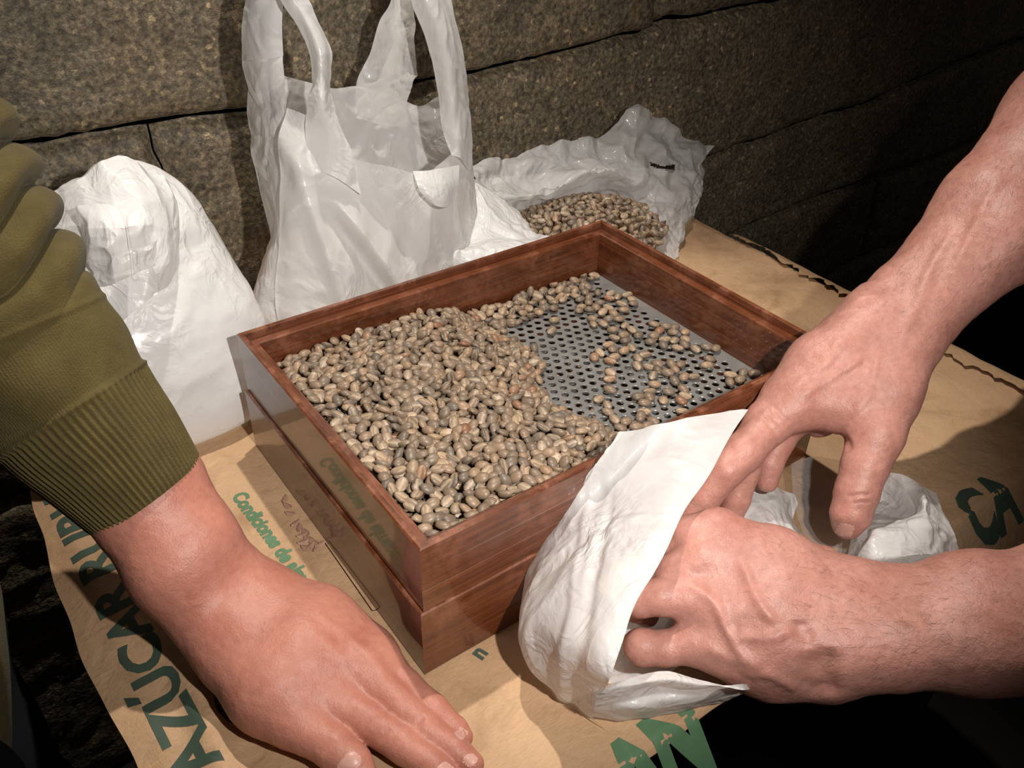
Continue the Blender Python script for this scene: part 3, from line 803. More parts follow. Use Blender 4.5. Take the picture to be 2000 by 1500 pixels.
# lower hand: seen from its back, fingers curling into the bag
B = dict(kp=.015, kj=.0045,
  palm=[[J(2420, 1150, .50, 128), J(2100, 1172, .495, 112), J(1900, 1185, .497, 98), J(1720, 1190, .503, 78), J(1640, 1170, .507, 74)],
        [J(2420, 1280, .48, 118), J(2100, 1258, .48, 104), J(1900, 1255, .482, 92), J(1720, 1258, .487, 80), J(1620, 1262, .49, 80)],
        [J(1640, 1165, .507, 66), J(1520, 1098, .508, 58), J(1400, 1040, .510, 46)],
        [J(1630, 1190, .500, 66), J(1500, 1140, .500, 60), J(1368, 1085, .502, 42)],
        [J(1630, 1230, .492, 70), J(1500, 1205, .492, 58), J(1345, 1168, .494, 40)],
        [J(1620, 1275, .489, 76), J(1500, 1270, .490, 62), J(1352, 1255, .493, 40)],
        [J(1600, 1300, .50, 66), J(1500, 1300, .502, 54), J(1400, 1268, .500, 42)],
        [J(1560, 1150, .53, 66), J(1440, 1120, .53, 50)]],
  fingers=[[J(1400, 1040, .510, 45), J(1352, 1046, .510, 40), J(1328, 1066, .516, 36), J(1330, 1110, .535, 32), J(1345, 1140, .55, 26)],
           [J(1368, 1085, .502, 41), J(1322, 1118, .503, 38), J(1292, 1140, .512, 33), J(1290, 1165, .532, 28)],
           [J(1345, 1164, .494, 40), J(1292, 1166, .494, 37), J(1252, 1171, .500, 35), J(1240, 1184, .520, 30), J(1262, 1200, .54, 26)],
           [J(1352, 1260, .493, 38), J(1302, 1266, .494, 35), J(1256, 1264, .498, 36), J(1250, 1262, .515, 33), J(1278, 1262, .530, 27)],
           [J(1600, 1120, .53, 54), J(1500, 1080, .545, 42), J(1430, 1075, .56, 34)]],
  lines=[([(1345, 1150), (1375, 1160), (1400, 1185), (1420, 1230), (1450, 1280), (1480, 1300)], .0024, .0032),
         ([(1440, 1080), (1470, 1150), (1490, 1190), (1520, 1220)], .0020, .0032), ([(1420, 1240), (1500, 1245), (1560, 1225)], .0013, .003),
         ([(1440, 1310), (1510, 1320), (1560, 1350)], .0016, .0035), ([(1360, 1255), (1440, 1290), (1500, 1300)], .0014, .004),
         ([(1590, 1270), (1575, 1330), (1610, 1362)], -.0030, .006), ([(1618, 1262), (1616, 1320), (1622, 1360)], -.0040, .006), ([(1562, 1210), (1566, 1235), (1590, 1250)], -.0020, .005),
         ([(1520, 1130), (1640, 1160), (1760, 1170)], .0010, .005), ([(1700, 1200), (1800, 1230), (1920, 1240)], .0010, .006)])
# the other person's left hand lying flat on the paper
Cc = dict(kp=.017, kj=.007, lump=.0002,
  palm=[[J(165, 780, .512, 78), J(302, 945, .518, 84), J(375, 1055, .518, 76), JZ(462, 1150, .034, 66), JZ(520, 1180, .028, 60)],
        [J(125, 830, .505, 78), J(268, 990, .512, 80), J(338, 1118, .510, 72), JZ(420, 1218, .030, 64), JZ(470, 1270, .024, 62)],
        [JZ(470, 1250, .026, 62), JZ(560, 1330, .023, 62), JZ(650, 1368, .0175, 44)],
        [JZ(500, 1220, .028, 62), JZ(600, 1270, .026, 60), JZ(706, 1310, .0205, 42)],
        [JZ(520, 1185, .026, 58), JZ(620, 1225, .024, 52), JZ(738, 1285, .0180, 36)],
        [JZ(540, 1180, .022, 50), JZ(630, 1205, .019, 42), JZ(728, 1262, .0135, 30)],
        [JZ(470, 1290, .021, 64), JZ(520, 1360, .0185, 58), JZ(575, 1408, .0165, 47)]],
  fingers=[[JZ(650, 1368, .0175, 43), JZ(720, 1410, .0150, 38), JZ(790, 1456, .0122, 35), JZ(850, 1500, .0100, 31), JZ(885, 1528, .0085, 25)],
           [JZ(706, 1310, .0205, 42), JZ(775, 1375, .0160, 36), JZ(830, 1424, .0125, 33), JZ(890, 1468, .0100, 29), JZ(922, 1492, .0085, 24)],
           [JZ(738, 1285, .0180, 34), JZ(792, 1338, .0140, 30), JZ(850, 1388, .0115, 28), JZ(890, 1425, .0092, 24), JZ(905, 1440, .0078, 20)],
           [JZ(728, 1262, .0135, 28), JZ(775, 1312, .0115, 25), JZ(812, 1350, .0095, 22), JZ(836, 1375, .0080, 18)],
           [JZ(575, 1408, .0165, 46), JZ(610, 1432, .0155, 42), JZ(655, 1462, .0138, 40), JZ(692, 1492, .0115, 35), JZ(708, 1508, .0100, 28)]],
  nails=[(683, 1489, 14, 12, 19, -19), (868, 1504, 12, 9, 11, -12), (918, 1484, 10, 8, 9, -10), (900, 1432, 9, 8, 8, -9)],
  lines=[([(620, 1470), (632, 1452), (650, 1440)], -.0008, .0013), ([(632, 1476), (644, 1458), (660, 1448)], -.0007, .0012),
         ([(740, 1450), (752, 1432), (765, 1425)], -.0007, .0013), ([(802, 1428), (816, 1412), (830, 1400)], -.0008, .0013), ([(812, 1420), (822, 1406), (834, 1396)], -.0006, .0012),
         ([(620, 1200), (700, 1262), (760, 1330)], .0012, .0035), ([(560, 1190), (640, 1255), (710, 1310)], .0008, .004), ([(450, 1080), (520, 1150), (600, 1200)], .0006, .005)])
armA, fA, VA, NA = build_arm('arm', A, SKIN_M, man, label='forearm and hand coming from above, thumb and fingers spread into the bag')
armB, fB, VB, NB = build_arm('arm', B, SKIN_M, man, label='forearm and veined back of the hand, fingers curled into the bag')
lady = empty('person', (-.45, .30, FLOORZ), 'person at the left in an olive knitted sweater, hand flat on the sack', 'person')
armC, fC, VC, NC = build_arm('arm', Cc, SKIN_F, lady)
def hairs(V, N, tip, elbow, amount, parent, lo=.25, hi=1.0, seed=1, length=.0075):
    r = np.random.RandomState(seed); ax = elbow - tip; L = np.linalg.norm(ax); ax = ax / L
    t = ((V - tip) @ ax) / L; w = np.clip((t - lo) / .25, 0, 1) * (t < hi); w = w * (N[:, 2] > -.6)
    ids = r.choice(len(V), amount, p=w / w.sum()); Vs = []; Fs = []
    for i in ids:
        n = N[i]; d = -ax + r.normal(0, .35, 3) ; d = d - n * (d @ n); d /= np.linalg.norm(d) + 1e-9
        side = np.cross(n, d) * .000055; l = length * r.uniform(.5, 1.25); b = len(Vs)
        bend = np.cross(n, d) * r.normal(0, .25)
        for s in (0, .5, 1):
            p = V[i] - n * .0002 + (d + bend * s) * l * s + n * (.0016 * math.sin(s * 2.2)) * r.uniform(.6, 1.2); k = 1 - .7 * s
            Vs.append(p + side * k); Vs.append(p - side * k)
        Fs.append((b, b + 1, b + 3, b + 2)); Fs.append((b + 2, b + 3, b + 5, b + 4))
    me = bpy.data.meshes.new('arm_hair'); me.from_pydata([tuple(v) for v in Vs], [], Fs); me.update()
    tag(link('arm_hair', me, HAIR, parent), kind='stuff')
hairs(VA, NA, PD(1500, 840, .59), PD(2300, 0, .62), 2600, armA, .22, 1.0, 1)
hairs(VB, NB, PD(1300, 1170, .50), PD(2420, 1215, .49), 3400, armB, .12, 1.0, 2)

# ---------------------------------------------------------------- thin white plastic carrier bags
FILM = m_film('white_bag_film', .10, .40); FILM2 = m_film('sheer_bag_film', .30, .42); OPAQ = m_film('opaque_bag_film', .02, .30); CLEAR = m_film('clear_bag_film', .80, .3)
def lerp_rows(C, n):
    t = np.linspace(0, len(C) - 1, n); i = np.minimum(t.astype(int), len(C) - 2); f = (t - i)[:, None, None]
    return C[i] * (1 - f) + C[i + 1] * f
def sheet(ctrl, conv, nu, nv, amp=.003, sc=22, seed=0.0, extra=None, fold=None, lin=0.0):
    C = np.array([[conv(*c) for c in r] for r in ctrl], float)
    if extra is not None: C = extra(C)
    P = catmull(C, nu); P = catmull(P.transpose(1, 0, 2), nv).transpose(1, 0, 2)
    if lin: L = lerp_rows(C, nu); L = lerp_rows(L.transpose(1, 0, 2), nv).transpose(1, 0, 2); P = P * (1 - lin) + L * lin
    du = np.gradient(P, axis=0); dv = np.gradient(P, axis=1); N = np.cross(du, dv); N /= np.linalg.norm(N, axis=-1, keepdims=True) + 1e-12
    tocam = ((CAM - P) * N).sum(-1).mean(); N = N if tocam > 0 else -N
    d = amp * crumple(P * sc, 3, seed, .42) + amp * .6 * crumple(P * sc * .5, 1, seed + 3.3)
    if fold is not None: d = d + fold(P)
    P = P + N * d[..., None]
    return P.reshape(-1, 3), grid_faces(P.shape[0], P.shape[1])
def join_sheets(name, L, mat, parent, hole=None):
    V = []; F = []; b = 0
    for v, f in L: V.append(v); F.append(f + b); b += len(v)
    V = np.concatenate(V); F = np.concatenate(F)
    if hole is not None:
        c = V[F].mean(1); u, w = pix(c); F = F[~hole(u, w, c)]
    o = link(name, mesh(name, V, F), mat, parent); return o
def to_table(C):
    last = C[-1].copy(); last[:, 2] = .0045; return np.concatenate([C, last[None]])
Y_ = lambda u, v, y: gy(u, v, y)
Z_ = lambda u, v, z: gz(u, v, z)
def folds(n, seed, amp, lo=-1, hi=1, w=.004):
    """long soft pleats running in a bundle of directions"""
    r = np.random.RandomState(seed); L = []
    for _ in range(n):
        a = r.normal(0, 1, 3); a /= np.linalg.norm(a); L.append((a, r.uniform(-.5, .5), r.uniform(.5, 1.3) * w, r.uniform(-1, 1) * amp))
    def f(P):
        d = 0
        for a, o, ww, am in L:
            q = (P @ a) * 18 + o * 8; q = q - np.round(q)
            d = d + am * np.exp(-(q / (ww * 18)) ** 2)
        return d
    return f

# full bag at the left, its mouth folded over
bagA = empty('plastic_bag', (-.06, .37, 0), 'full white plastic bag with folded-over top, left of the trays by the wall', 'plastic bag')
secs = [(.004, -.055, .370, .085, .078, 3.0), (.012, -.056, .369, .098, .086, 3.2), (.035, -.057, .369, .106, .088, 3.0), (.075, -.055, .371, .102, .083, 2.7), (.112, -.052, .375, .090, .073, 2.5),
        (.145, -.048, .380, .076, .058, 2.3), (.172, -.045, .383, .062, .042, 2.2), (.188, -.043, .386, .050, .026, 2.0), (.200, -.037, .388, .034, .014, 2.0), (.207, -.033, .388, .016, .006, 2.0)]
rows = []
for z, cx, cy, rx, ry, p in secs:
    t = np.arange(28) * 2 * PI / 28; c, s_ = np.cos(t), np.sin(t)
    q = (np.abs(c) ** p + np.abs(s_) ** p) ** (-1 / p)
    rows.append(np.stack([cx + rx * c * q, cy + ry * s_ * q, z + 0 * t], -1))
C = np.array(rows); P = catmull(C, 150); P = catmull(P.transpose(1, 0, 2), 220, closed=True).transpose(1, 0, 2)
Nn = P - np.array([-.05, .375, 0]) * 1.0; Nn[..., 2] = .02 + 0 * Nn[..., 2]; Nn /= np.linalg.norm(Nn, axis=-1, keepdims=True)
k = np.clip((P[..., 2] - .02) / .05, .15, 1) * (.55 + .9 * np.clip((P[..., 2] - .09) / .07, 0, 1))
P = P + Nn * (.0042 * k * crumple(P * 15, 3, 4.0, .42) + .005 * np.clip((P[..., 2] - .08) / .05, 0, 1) * vnoise(P * 20))[..., None]
P[..., 2] = np.maximum(P[..., 2], .004)
me = mesh('body', P.reshape(-1, 3), grid_faces(150, 220, True)); link('body', me, OPAQ, bagA)
fl1 = sheet([[(95, 400, .350), (150, 352, .345), (200, 322, .345), (232, 306, .352), (285, 330, .350), (330, 352, .355)],
             [(120, 440, .333), (165, 400, .325), (215, 372, .320), (262, 358, .322), (310, 366, .330), (345, 395, .345)],
             [(150, 520, .318), (190, 480, .312), (235, 450, .305), (285, 440, .302), (325, 445, .312), (348, 460, .330)],
             [(170, 600, .300), (205, 575, .298), (250, 550, .291), (292, 528, .290), (326, 515, .300), (340, 525, .318)],
             [(200, 660, .290), (225, 640, .288), (250, 618, .283), (278, 592, .284), (302, 568, .292), (322, 560, .308)]],
            Y_, 140, 140, .0062, 13, 9.0, lin=.7)
fl2 = sheet([[(150, 402, .312), (200, 398, .304), (250, 402, .302), (300, 410, .306)],
             [(160, 450, .309), (205, 445, .290), (250, 440, .284), (300, 440, .296)],
             [(175, 500, .305), (215, 500, .285), (262, 495, .280), (308, 485, .292)],
             [(190, 560, .298), (225, 555, .284), (265, 540, .279), (305, 520, .292)]], Y_, 110, 110, .0075, 17, 3.0, lin=.7)
join_sheets('folded_top', [fl1, fl2], OPAQ, bagA)

# tall carrier bag with its handles up, behind the trays
bagB = empty('plastic_bag', (.165, .365, 0), 'tall white carrier bag standing with handles pulled up behind the trays', 'plastic bag')
frontB = sheet([[(556, 212, .348), (600, 228, .334), (648, 262, .325), (690, 308, .318), (760, 325, .314), (830, 338, .317), (882, 302, .330), (916, 275, .352)],
                [(548, 300, .348), (590, 315, .330), (652, 345, .318), (705, 378, .312), (770, 395, .308), (840, 400, .312), (898, 375, .328), (924, 350, .355)],
                [(545, 430, .342), (585, 435, .322), (655, 450, .310), (715, 470, .304), (780, 480, .301), (845, 480, .305), (905, 465, .325), (931, 440, .357)],
                [(535, 560, .330), (580, 565, .312), (650, 575, .300), (720, 585, .295), (790, 585, .293), (850, 585, .297), (910, 570, .315), (934, 540, .355)],
                [(545, 650, .315), (590, 665, .298), (660, 670, .291), (730, 670, .288), (800, 665, .288), (860, 655, .292), (918, 635, .312), (938, 610, .352)]],
               Y_, 200, 240, .0024, 17, 1.0, to_table,
               lambda P: -.0085 * np.exp(-(((P[..., 0] - .128) - .50 * (.115 - P[..., 2])) / .0075) ** 2) * np.clip((.17 - P[..., 2]) / .03, 0, 1)
                         + .006 * np.exp(-(((P[..., 0] - .140) - .48 * (.115 - P[..., 2])) / .006) ** 2) * np.clip((.17 - P[..., 2]) / .03, 0, 1)
                         + .005 * np.exp(-(((P[..., 0] - .098) - .10 * (.115 - P[..., 2])) / .006) ** 2)
                         - .005 * np.exp(-(((P[..., 0] - .170) - .62 * (.115 - P[..., 2])) / .012) ** 2))
gusB = sheet([[(473, 118, .408), (500, 118, .385), (525, 116, .375), (553, 110, .370)],
              [(486, 260, .412), (505, 250, .385), (530, 236, .368), (560, 208, .352)],
              [(501, 360, .412), (515, 345, .388), (532, 325, .365), (556, 300, .348)],
              [(522, 468, .408), (528, 460, .385), (536, 450, .360), (552, 440, .341)],
              [(496, 560, .395), (500, 560, .372), (512, 562, .350), (540, 565, .330)],
              [(490, 606, .388), (498, 625, .362), (515, 640, .338), (550, 655, .314)]], Y_, 200, 80, .0026, 20, 6.0, to_table)
backB = sheet([[(548, 146, .425), (600, 160, .436), (650, 172, .440), (700, 168, .440), (750, 182, .438), (798, 200, .436), (825, 207, .436), (858, 188, .430), (908, 180, .415)],
               [(548, 240, .420), (600, 245, .432), (650, 250, .438), (700, 250, .438), (750, 255, .436), (798, 270, .432), (825, 280, .430), (860, 280, .425), (915, 270, .405)],
               [(545, 350, .415), (600, 350, .428), (650, 350, .432), (700, 350, .432), (750, 352, .430), (798, 360, .428), (825, 360, .426), (865, 360, .420), (922, 350, .400)],
               [(540, 470, .410), (600, 475, .420), (650, 475, .424), (700, 475, .424), (750, 475, .422), (798, 475, .420), (825, 475, .418), (870, 470, .412), (930, 450, .395)]],
              Y_, 130, 160, .0036, 19, 2.0, to_table)
gusR = sheet([[(908, 180, .415), (912, 200, .395), (915, 235, .372), (916, 275, .352)],
              [(915, 270, .405), (920, 290, .385), (922, 320, .370), (924, 350, .355)],
              [(922, 350, .400), (928, 375, .385), (930, 410, .370), (931, 440, .357)],
              [(930, 450, .395), (934, 475, .385), (935, 500, .370), (934, 540, .355)]], Y_, 120, 50, .0014, 20, 6.0, to_table)
join_sheets('body', [frontB, gusB, backB, gusR], FILM, bagB)
h1 = sheet([[(500, -75, .380), (520, -75, .375), (545, -75, .372), (570, -75, .370)], [(484, -20, .395), (508, -25, .38), (535, -25, .373), (558, -30, .370)], [(471, 45, .402), (500, 45, .384), (525, 42, .374), (551, 40, .370)], [(473, 118, .408), (500, 118, .385), (525, 116, .375), (553, 110, .370)]], Y_, 90, 50, .0022, 24, 5.0)
h2 = sheet([[(530, -75, .372), (555, -75, .366), (585, -75, .366)], [(545, -10, .360), (572, -12, .352), (602, -5, .355)], [(578, 45, .350), (600, 40, .341), (628, 50, .347)], [(603, 98, .342), (625, 96, .332), (648, 101, .341)],
            [(608, 150, .337), (628, 148, .327), (646, 142, .336)], [(600, 205, .335), (630, 207, .322), (655, 222, .331)], [(596, 240, .335), (645, 262, .321), (690, 310, .3185)], [(600, 330, .329), (652, 345, .317), (705, 380, .3115)]], Y_, 150, 50, .0020, 26, 7.0)
join_sheets('handle', [h1, h2], FILM, bagB)
h3 = sheet([[(795, -75, .372), (830, -75, .362), (868, -75, .370)], [(802, -5, .358), (840, -8, .346), (884, 20, .358)], [(823, 55, .352), (862, 55, .340), (902, 95, .358)], [(842, 108, .350), (878, 125, .338), (914, 180, .357)],
            [(856, 180, .346), (888, 200, .334), (919, 250, .356)], [(864, 250, .341), (896, 262, .332), (922, 300, .355)], [(880, 303, .331), (902, 312, .330), (924, 350, .355)]], Y_, 140, 60, .0022, 24, 8.0)
h4 = sheet([[(772, -75, .385), (792, -75, .380), (814, -75, .385)], [(763, 2, .405), (786, 2, .397), (811, 15, .405)], [(740, 44, .418), (778, 58, .408), (815, 68, .418)], [(721, 108, .430), (768, 122, .418), (813, 146, .430)],
            [(697, 160, .438), (748, 180, .430), (797, 196, .436)], [(695, 230, .438), (745, 245, .434), (798, 250, .435)]], Y_, 120, 70, .0034, 24, 10.0)
join_sheets('handle', [h3, h4], FILM, bagB)
tabB = sheet([[(806, 334, .3165), (835, 333, .313), (865, 328, .316), (897, 322, .326)], [(812, 352, .308), (838, 358, .303), (868, 358, .304), (896, 352, .316)], [(822, 376, .303), (843, 384, .298), (868, 386, .299), (890, 380, .311)], [(842, 396, .300), (852, 402, .297), (868, 405, .298), (880, 402, .306)]], Y_, 50, 50, .0008, 30, 2.0)
join_sheets('cut_tab', [tabB], FILM, bagB)

# open bag of beans behind the far corner of the trays
bagC = empty('plastic_bag', (.46, .37, 0), 'open crumpled white plastic bag of beans behind the trays\' far corner', 'plastic bag')
cols = [[(920, 326, .440), (924, 340, .425), (926, 356, .418), (926, 372, .405), (930, 392, .400), (938, 404, .398)],
        [(970, 309, .455), (972, 330, .440), (976, 352, .428), (982, 386, .400), (998, 400, .404), (1004, 414, .405)],
        [(979, 316, .456), (985, 336, .441), (992, 356, .428), (1010, 386, .396), (1020, 398, .408), (1030, 408, .416)],
        [(1030, 292, .466), (1033, 320, .448), (1040, 350, .435), (1056, 378, .398), (1060, 390, .416), (1064, 402, .430)],
        [(1085, 276, .470), (1085, 305, .452), (1086, 330, .440), (1090, 368, .400), (1088, 386, .424), (1088, 402, .436)],
        [(1128, 275, .470), (1128, 300, .452), (1128, 318, .438), (1132, 342, .402), (1130, 372, .424), (1128, 403, .440)],
        [(1138, 272, .468), (1142, 296, .450), (1150, 312, .436), (1168, 330, .400), (1165, 366, .420), (1162, 402, .438)],
        [(1162, 276, .468), (1172, 296, .450), (1182, 312, .434), (1200, 334, .400), (1196, 372, .416), (1188, 402, .430)],
        [(1202, 240, .466), (1206, 276, .446), (1212, 306, .430), (1222, 345, .398), (1214, 382, .406), (1204, 414, .404)],
        [(1245, 204, .462), (1244, 250, .442), (1244, 296, .424), (1244, 352, .394), (1234, 392, .396), (1222, 430, .388)],
        [(1286, 231, .455), (1280, 268, .438), (1274, 310, .420), (1262, 358, .392), (1248, 396, .388), (1232, 434, .372)],
        [(1300, 228, .450), (1300, 270, .434), (1302, 316, .414), (1290, 366, .386), (1276, 388, .376), (1262, 416, .358)],
        [(1338, 268, .440), (1334, 296, .425), (1326, 330, .408), (1306, 378, .378), (1290, 398, .368), (1272, 424, .352)],
        [(1372, 280, .434), (1362, 306, .418), (1350, 342, .400), (1318, 394, .370), (1300, 412, .360), (1278, 434, .348)],
        [(1395, 285, .430), (1380, 312, .414), (1362, 352, .396), (1330, 405, .362), (1308, 424, .352), (1282, 442, .342)],
        [(1377, 318, .420), (1374, 334, .406), (1360, 366, .388), (1334, 420, .354), (1312, 438, .344), (1285, 454, .336)],
        [(1376, 350, .408), (1366, 374, .392), (1352, 400, .374), (1332, 440, .344), (1310, 456, .336), (1284, 468, .328)],
        [(1350, 405, .382), (1346, 420, .368), (1338, 440, .352), (1324, 474, .326), (1304, 482, .322), (1281, 490, .318)],
        [(1330, 450, .346), (1328, 466, .334), (1324, 486, .318), (1314, 515, .302), (1300, 510, .305), (1284, 504, .308)]]
def foldC(P):
    d = 0; r = np.random.RandomState(3)
    for _ in range(9):      # pleats running along the rim
        k = r.uniform(25, 60); a = r.uniform(-.5, .5); o = r.uniform(0, 6)
        q = (P[..., 2] + a * (P[..., 0] - .45)) * k + o; d = d + .0011 * (1 - 2 * np.abs(q - np.floor(q) - .5) * 2)
    return d
rimC = sheet(cols, Y_, 360, 110, .0052, 21, 12.0, None, foldC, .8)
lowC = sheet([[(1350, 405, .402), (1372, 350, .420), (1300, 330, .47), (1160, 330, .478), (1040, 340, .47), (925, 350, .445)],
              [(1340, 450, .385), (1350, 420, .40), (1280, 400, .46), (1160, 400, .47), (1040, 400, .46), (925, 400, .43)]], Y_, 40, 120, .003, 20, 2.0, to_table)
def holeC(u, v, c):
    return (u > 1270) & (u < 1318) & (v > np.where(u < 1292, 317 + .30 * (u - 1270), 325 - .15 * (u - 1292))) & (v < 324 + .33 * (u - 1270)) & (v < 337) & (c[:, 1] > .39)
join_sheets('body', [rimC], FILM2, bagC, holeC)
join_sheets('body', [lowC], FILM, bagC)
lobC = sheet([[(885, 345, .400), (925, 356, .392), (955, 372, .388), (985, 395, .383), (1012, 415, .380)], [(885, 400, .375), (925, 405, .366), (962, 415, .358), (1000, 430, .355), (1034, 442, .352)],
              [(885, 460, .345), (925, 462, .335), (970, 462, .328), (1020, 460, .326), (1062, 460, .326)], [(885, 510, .315), (925, 512, .305), (975, 505, .298), (1035, 492, .296), (1088, 476, .300)]], Y_, 90, 110, .0034, 24, 21.0, to_table)
join_sheets('front_fold', [lobC], OPAQ, bagC)
def domeC(x, y): return .010 + .056 * np.clip(1 - ((x - .425) / .125) ** 2 - ((y - .375) / .082) ** 2, 0, 1) ** .6
QC = []
for dz in (0, .005):
    P = poisson(.305, .545, .295, .455, .0068, 6000, lambda x, y: ((x - .425) / .118) ** 2 + ((y - .375) / .076) ** 2 < 1 - dz * 20)
    for (x, y), m in zip(P, rot_mats(len(P), .5)): QC.append(((x, y, float(domeC(x, y)) - dz), m, 0))
tag(bean_cloud('coffee_beans', QC), 'mound of raw coffee beans inside the open plastic bag behind the trays', 'coffee beans', kind='stuff')

# bag held open in front of the trays
bagE = empty('plastic_bag', (.12, -.07, 0), 'white plastic bag held open by two hands in front of the trays', 'plastic bag')
R_E = [[(1206, 850, .125), (1275, 832, .122), (1340, 818, .122), (1410, 806, .1215), (1460, 803, .120)],
       [(1163, 907, .112), (1230, 893, .106), (1300, 885, .115), (1370, 875, .119), (1424, 856, .118)],
       [(1095, 995, .072), (1170, 975, .092), (1250, 960, .107), (1320, 950, .114), (1384, 930, .114)],
       [(1047, 1066, .050), (1120, 1050, .082), (1200, 1040, .100), (1280, 1020, .110), (1337, 996, .111)],
       [(1026, 1130, .045), (1090, 1120, .078), (1160, 1115, .096), (1235, 1105, .106), (1297, 1082, .107)],
       [(1014, 1205, .042), (1075, 1195, .074), (1140, 1190, .092), (1205, 1185, .102), (1246, 1168, .103)],
       [(1017, 1260, .036), (1075, 1258, .064), (1125, 1255, .082), (1175, 1250, .094), (1217, 1250, .095)],
       [(1045, 1318, .024), (1090, 1312, .050), (1130, 1310, .068), (1165, 1315, .080), (1194, 1316, .083)],
       [(1105, 1362, .014), (1130, 1352, .035), (1150, 1348, .050), (1170, 1345, .060), (1184, 1343, .068)],
       [(1160, 1404, .008), (1165, 1390, .020), (1170, 1378, .032), (1176, 1365, .045), (1184, 1352, .055)]]
R_E = [[(r[0][0] + 30, r[0][1] + 24, .004)] + r for r in R_E]
for r in R_E[:2]: r[0] = (r[1][0] + 22, r[1][1] + 60, .06)
def fE(P):
    x, y, z = P[..., 0], P[..., 1], P[..., 2]
    return .0011 * np.exp(-(((y + .035) - .9 * (x - .085)) / .0035) ** 2) + .0012 * np.exp(-(((y + .055) - .75 * (x - .07)) / .0045) ** 2) \
        - .0012 * np.exp(-(((y + .02) - .85 * (x - .12)) / .004) ** 2)
outE = sheet(R_E, Z_, 260, 170, .0028, 17, 14.0, None, fE)
botE = sheet([[(1168, 1346, .062), (1240, 1322, .053), (1300, 1312, .048), (1370, 1328, .046), (1430, 1336, .042), (1478, 1334, .018)],
              [(1164, 1360, .052), (1245, 1340, .052), (1305, 1330, .048), (1375, 1340, .045), (1455, 1342, .044), (1478, 1336, .018)],
              [(1162, 1376, .038), (1240, 1360, .036), (1305, 1350, .034), (1378, 1354, .034), (1458, 1346, .034), (1478, 1337, .018)],
              [(1160, 1390, .024), (1238, 1384, .030), (1305, 1372, .028), (1380, 1366, .026), (1460, 1350, .026), (1478, 1338, .018)],
              [(1160, 1404, .008), (1228, 1408, .006), (1300, 1398, .005), (1380, 1382, .006), (1462, 1352, .012), (1478, 1338, .018)]], Z_, 80, 170, .0020, 26, 15.0)
join_sheets('body', [outE, botE], FILM, bagE)
inE = sheet([[(1322, 960, .030), (1400, 945, .034), (1470, 942, .036), (1522, 952, .030), (1550, 975, .016)], [(1322, 1045, .020), (1400, 1030, .032), (1480, 1015, .040), (1534, 1018, .030), (1562, 1032, .010)],
             [(1215, 1180, .008), (1370, 1140, .014), (1500, 1110, .022), (1572, 1088, .022), (1604, 1102, .008)], [(1185, 1335, .004), (1290, 1320, .006), (1400, 1250, .008), (1500, 1200, .008), (1640, 1150, .005)]], Z_, 150, 120, .0050, 22, 16.0, lin=.5)
join_sheets('lining', [inE], FILM, bagE)
lobE = sheet([[(1700, 938, .034), (1722, 920, .046), (1762, 928, .050), (1800, 948, .046), (1824, 966, .034)], [(1690, 990, .030), (1726, 982, .026), (1768, 992, .040), (1806, 980, .056), (1842, 1000, .034)],
              [(1668, 1040, .030), (1708, 1038, .050), (1760, 1034, .054), (1812, 1032, .054), (1867, 1045, .030)], [(1650, 1092, .020), (1700, 1090, .045), (1760, 1088, .050), (1822, 1085, .045), (1870, 1085, .018)],
              [(1636, 1135, .004), (1700, 1145, .010), (1760, 1145, .010), (1820, 1135, .010), (1870, 1120, .004)]], Z_, 130, 130, .0055, 18, 17.0, lin=.7)
join_sheets('handle', [lobE], FILM, bagE)
shE = sheet([[(1545, 905, .022), (1590, 890, .024), (1640, 900, .028), (1705, 935, .034)], [(1555, 1000, .014), (1600, 990, .012), (1650, 1000, .014), (1695, 1000, .028)], [(1590, 1100, .006), (1620, 1100, .006), (1650, 1100, .008), (1670, 1095, .018)]], Z_, 80, 80, .0016, 26, 18.0)
join_sheets('sheer_side', [shE], CLEAR, bagE)

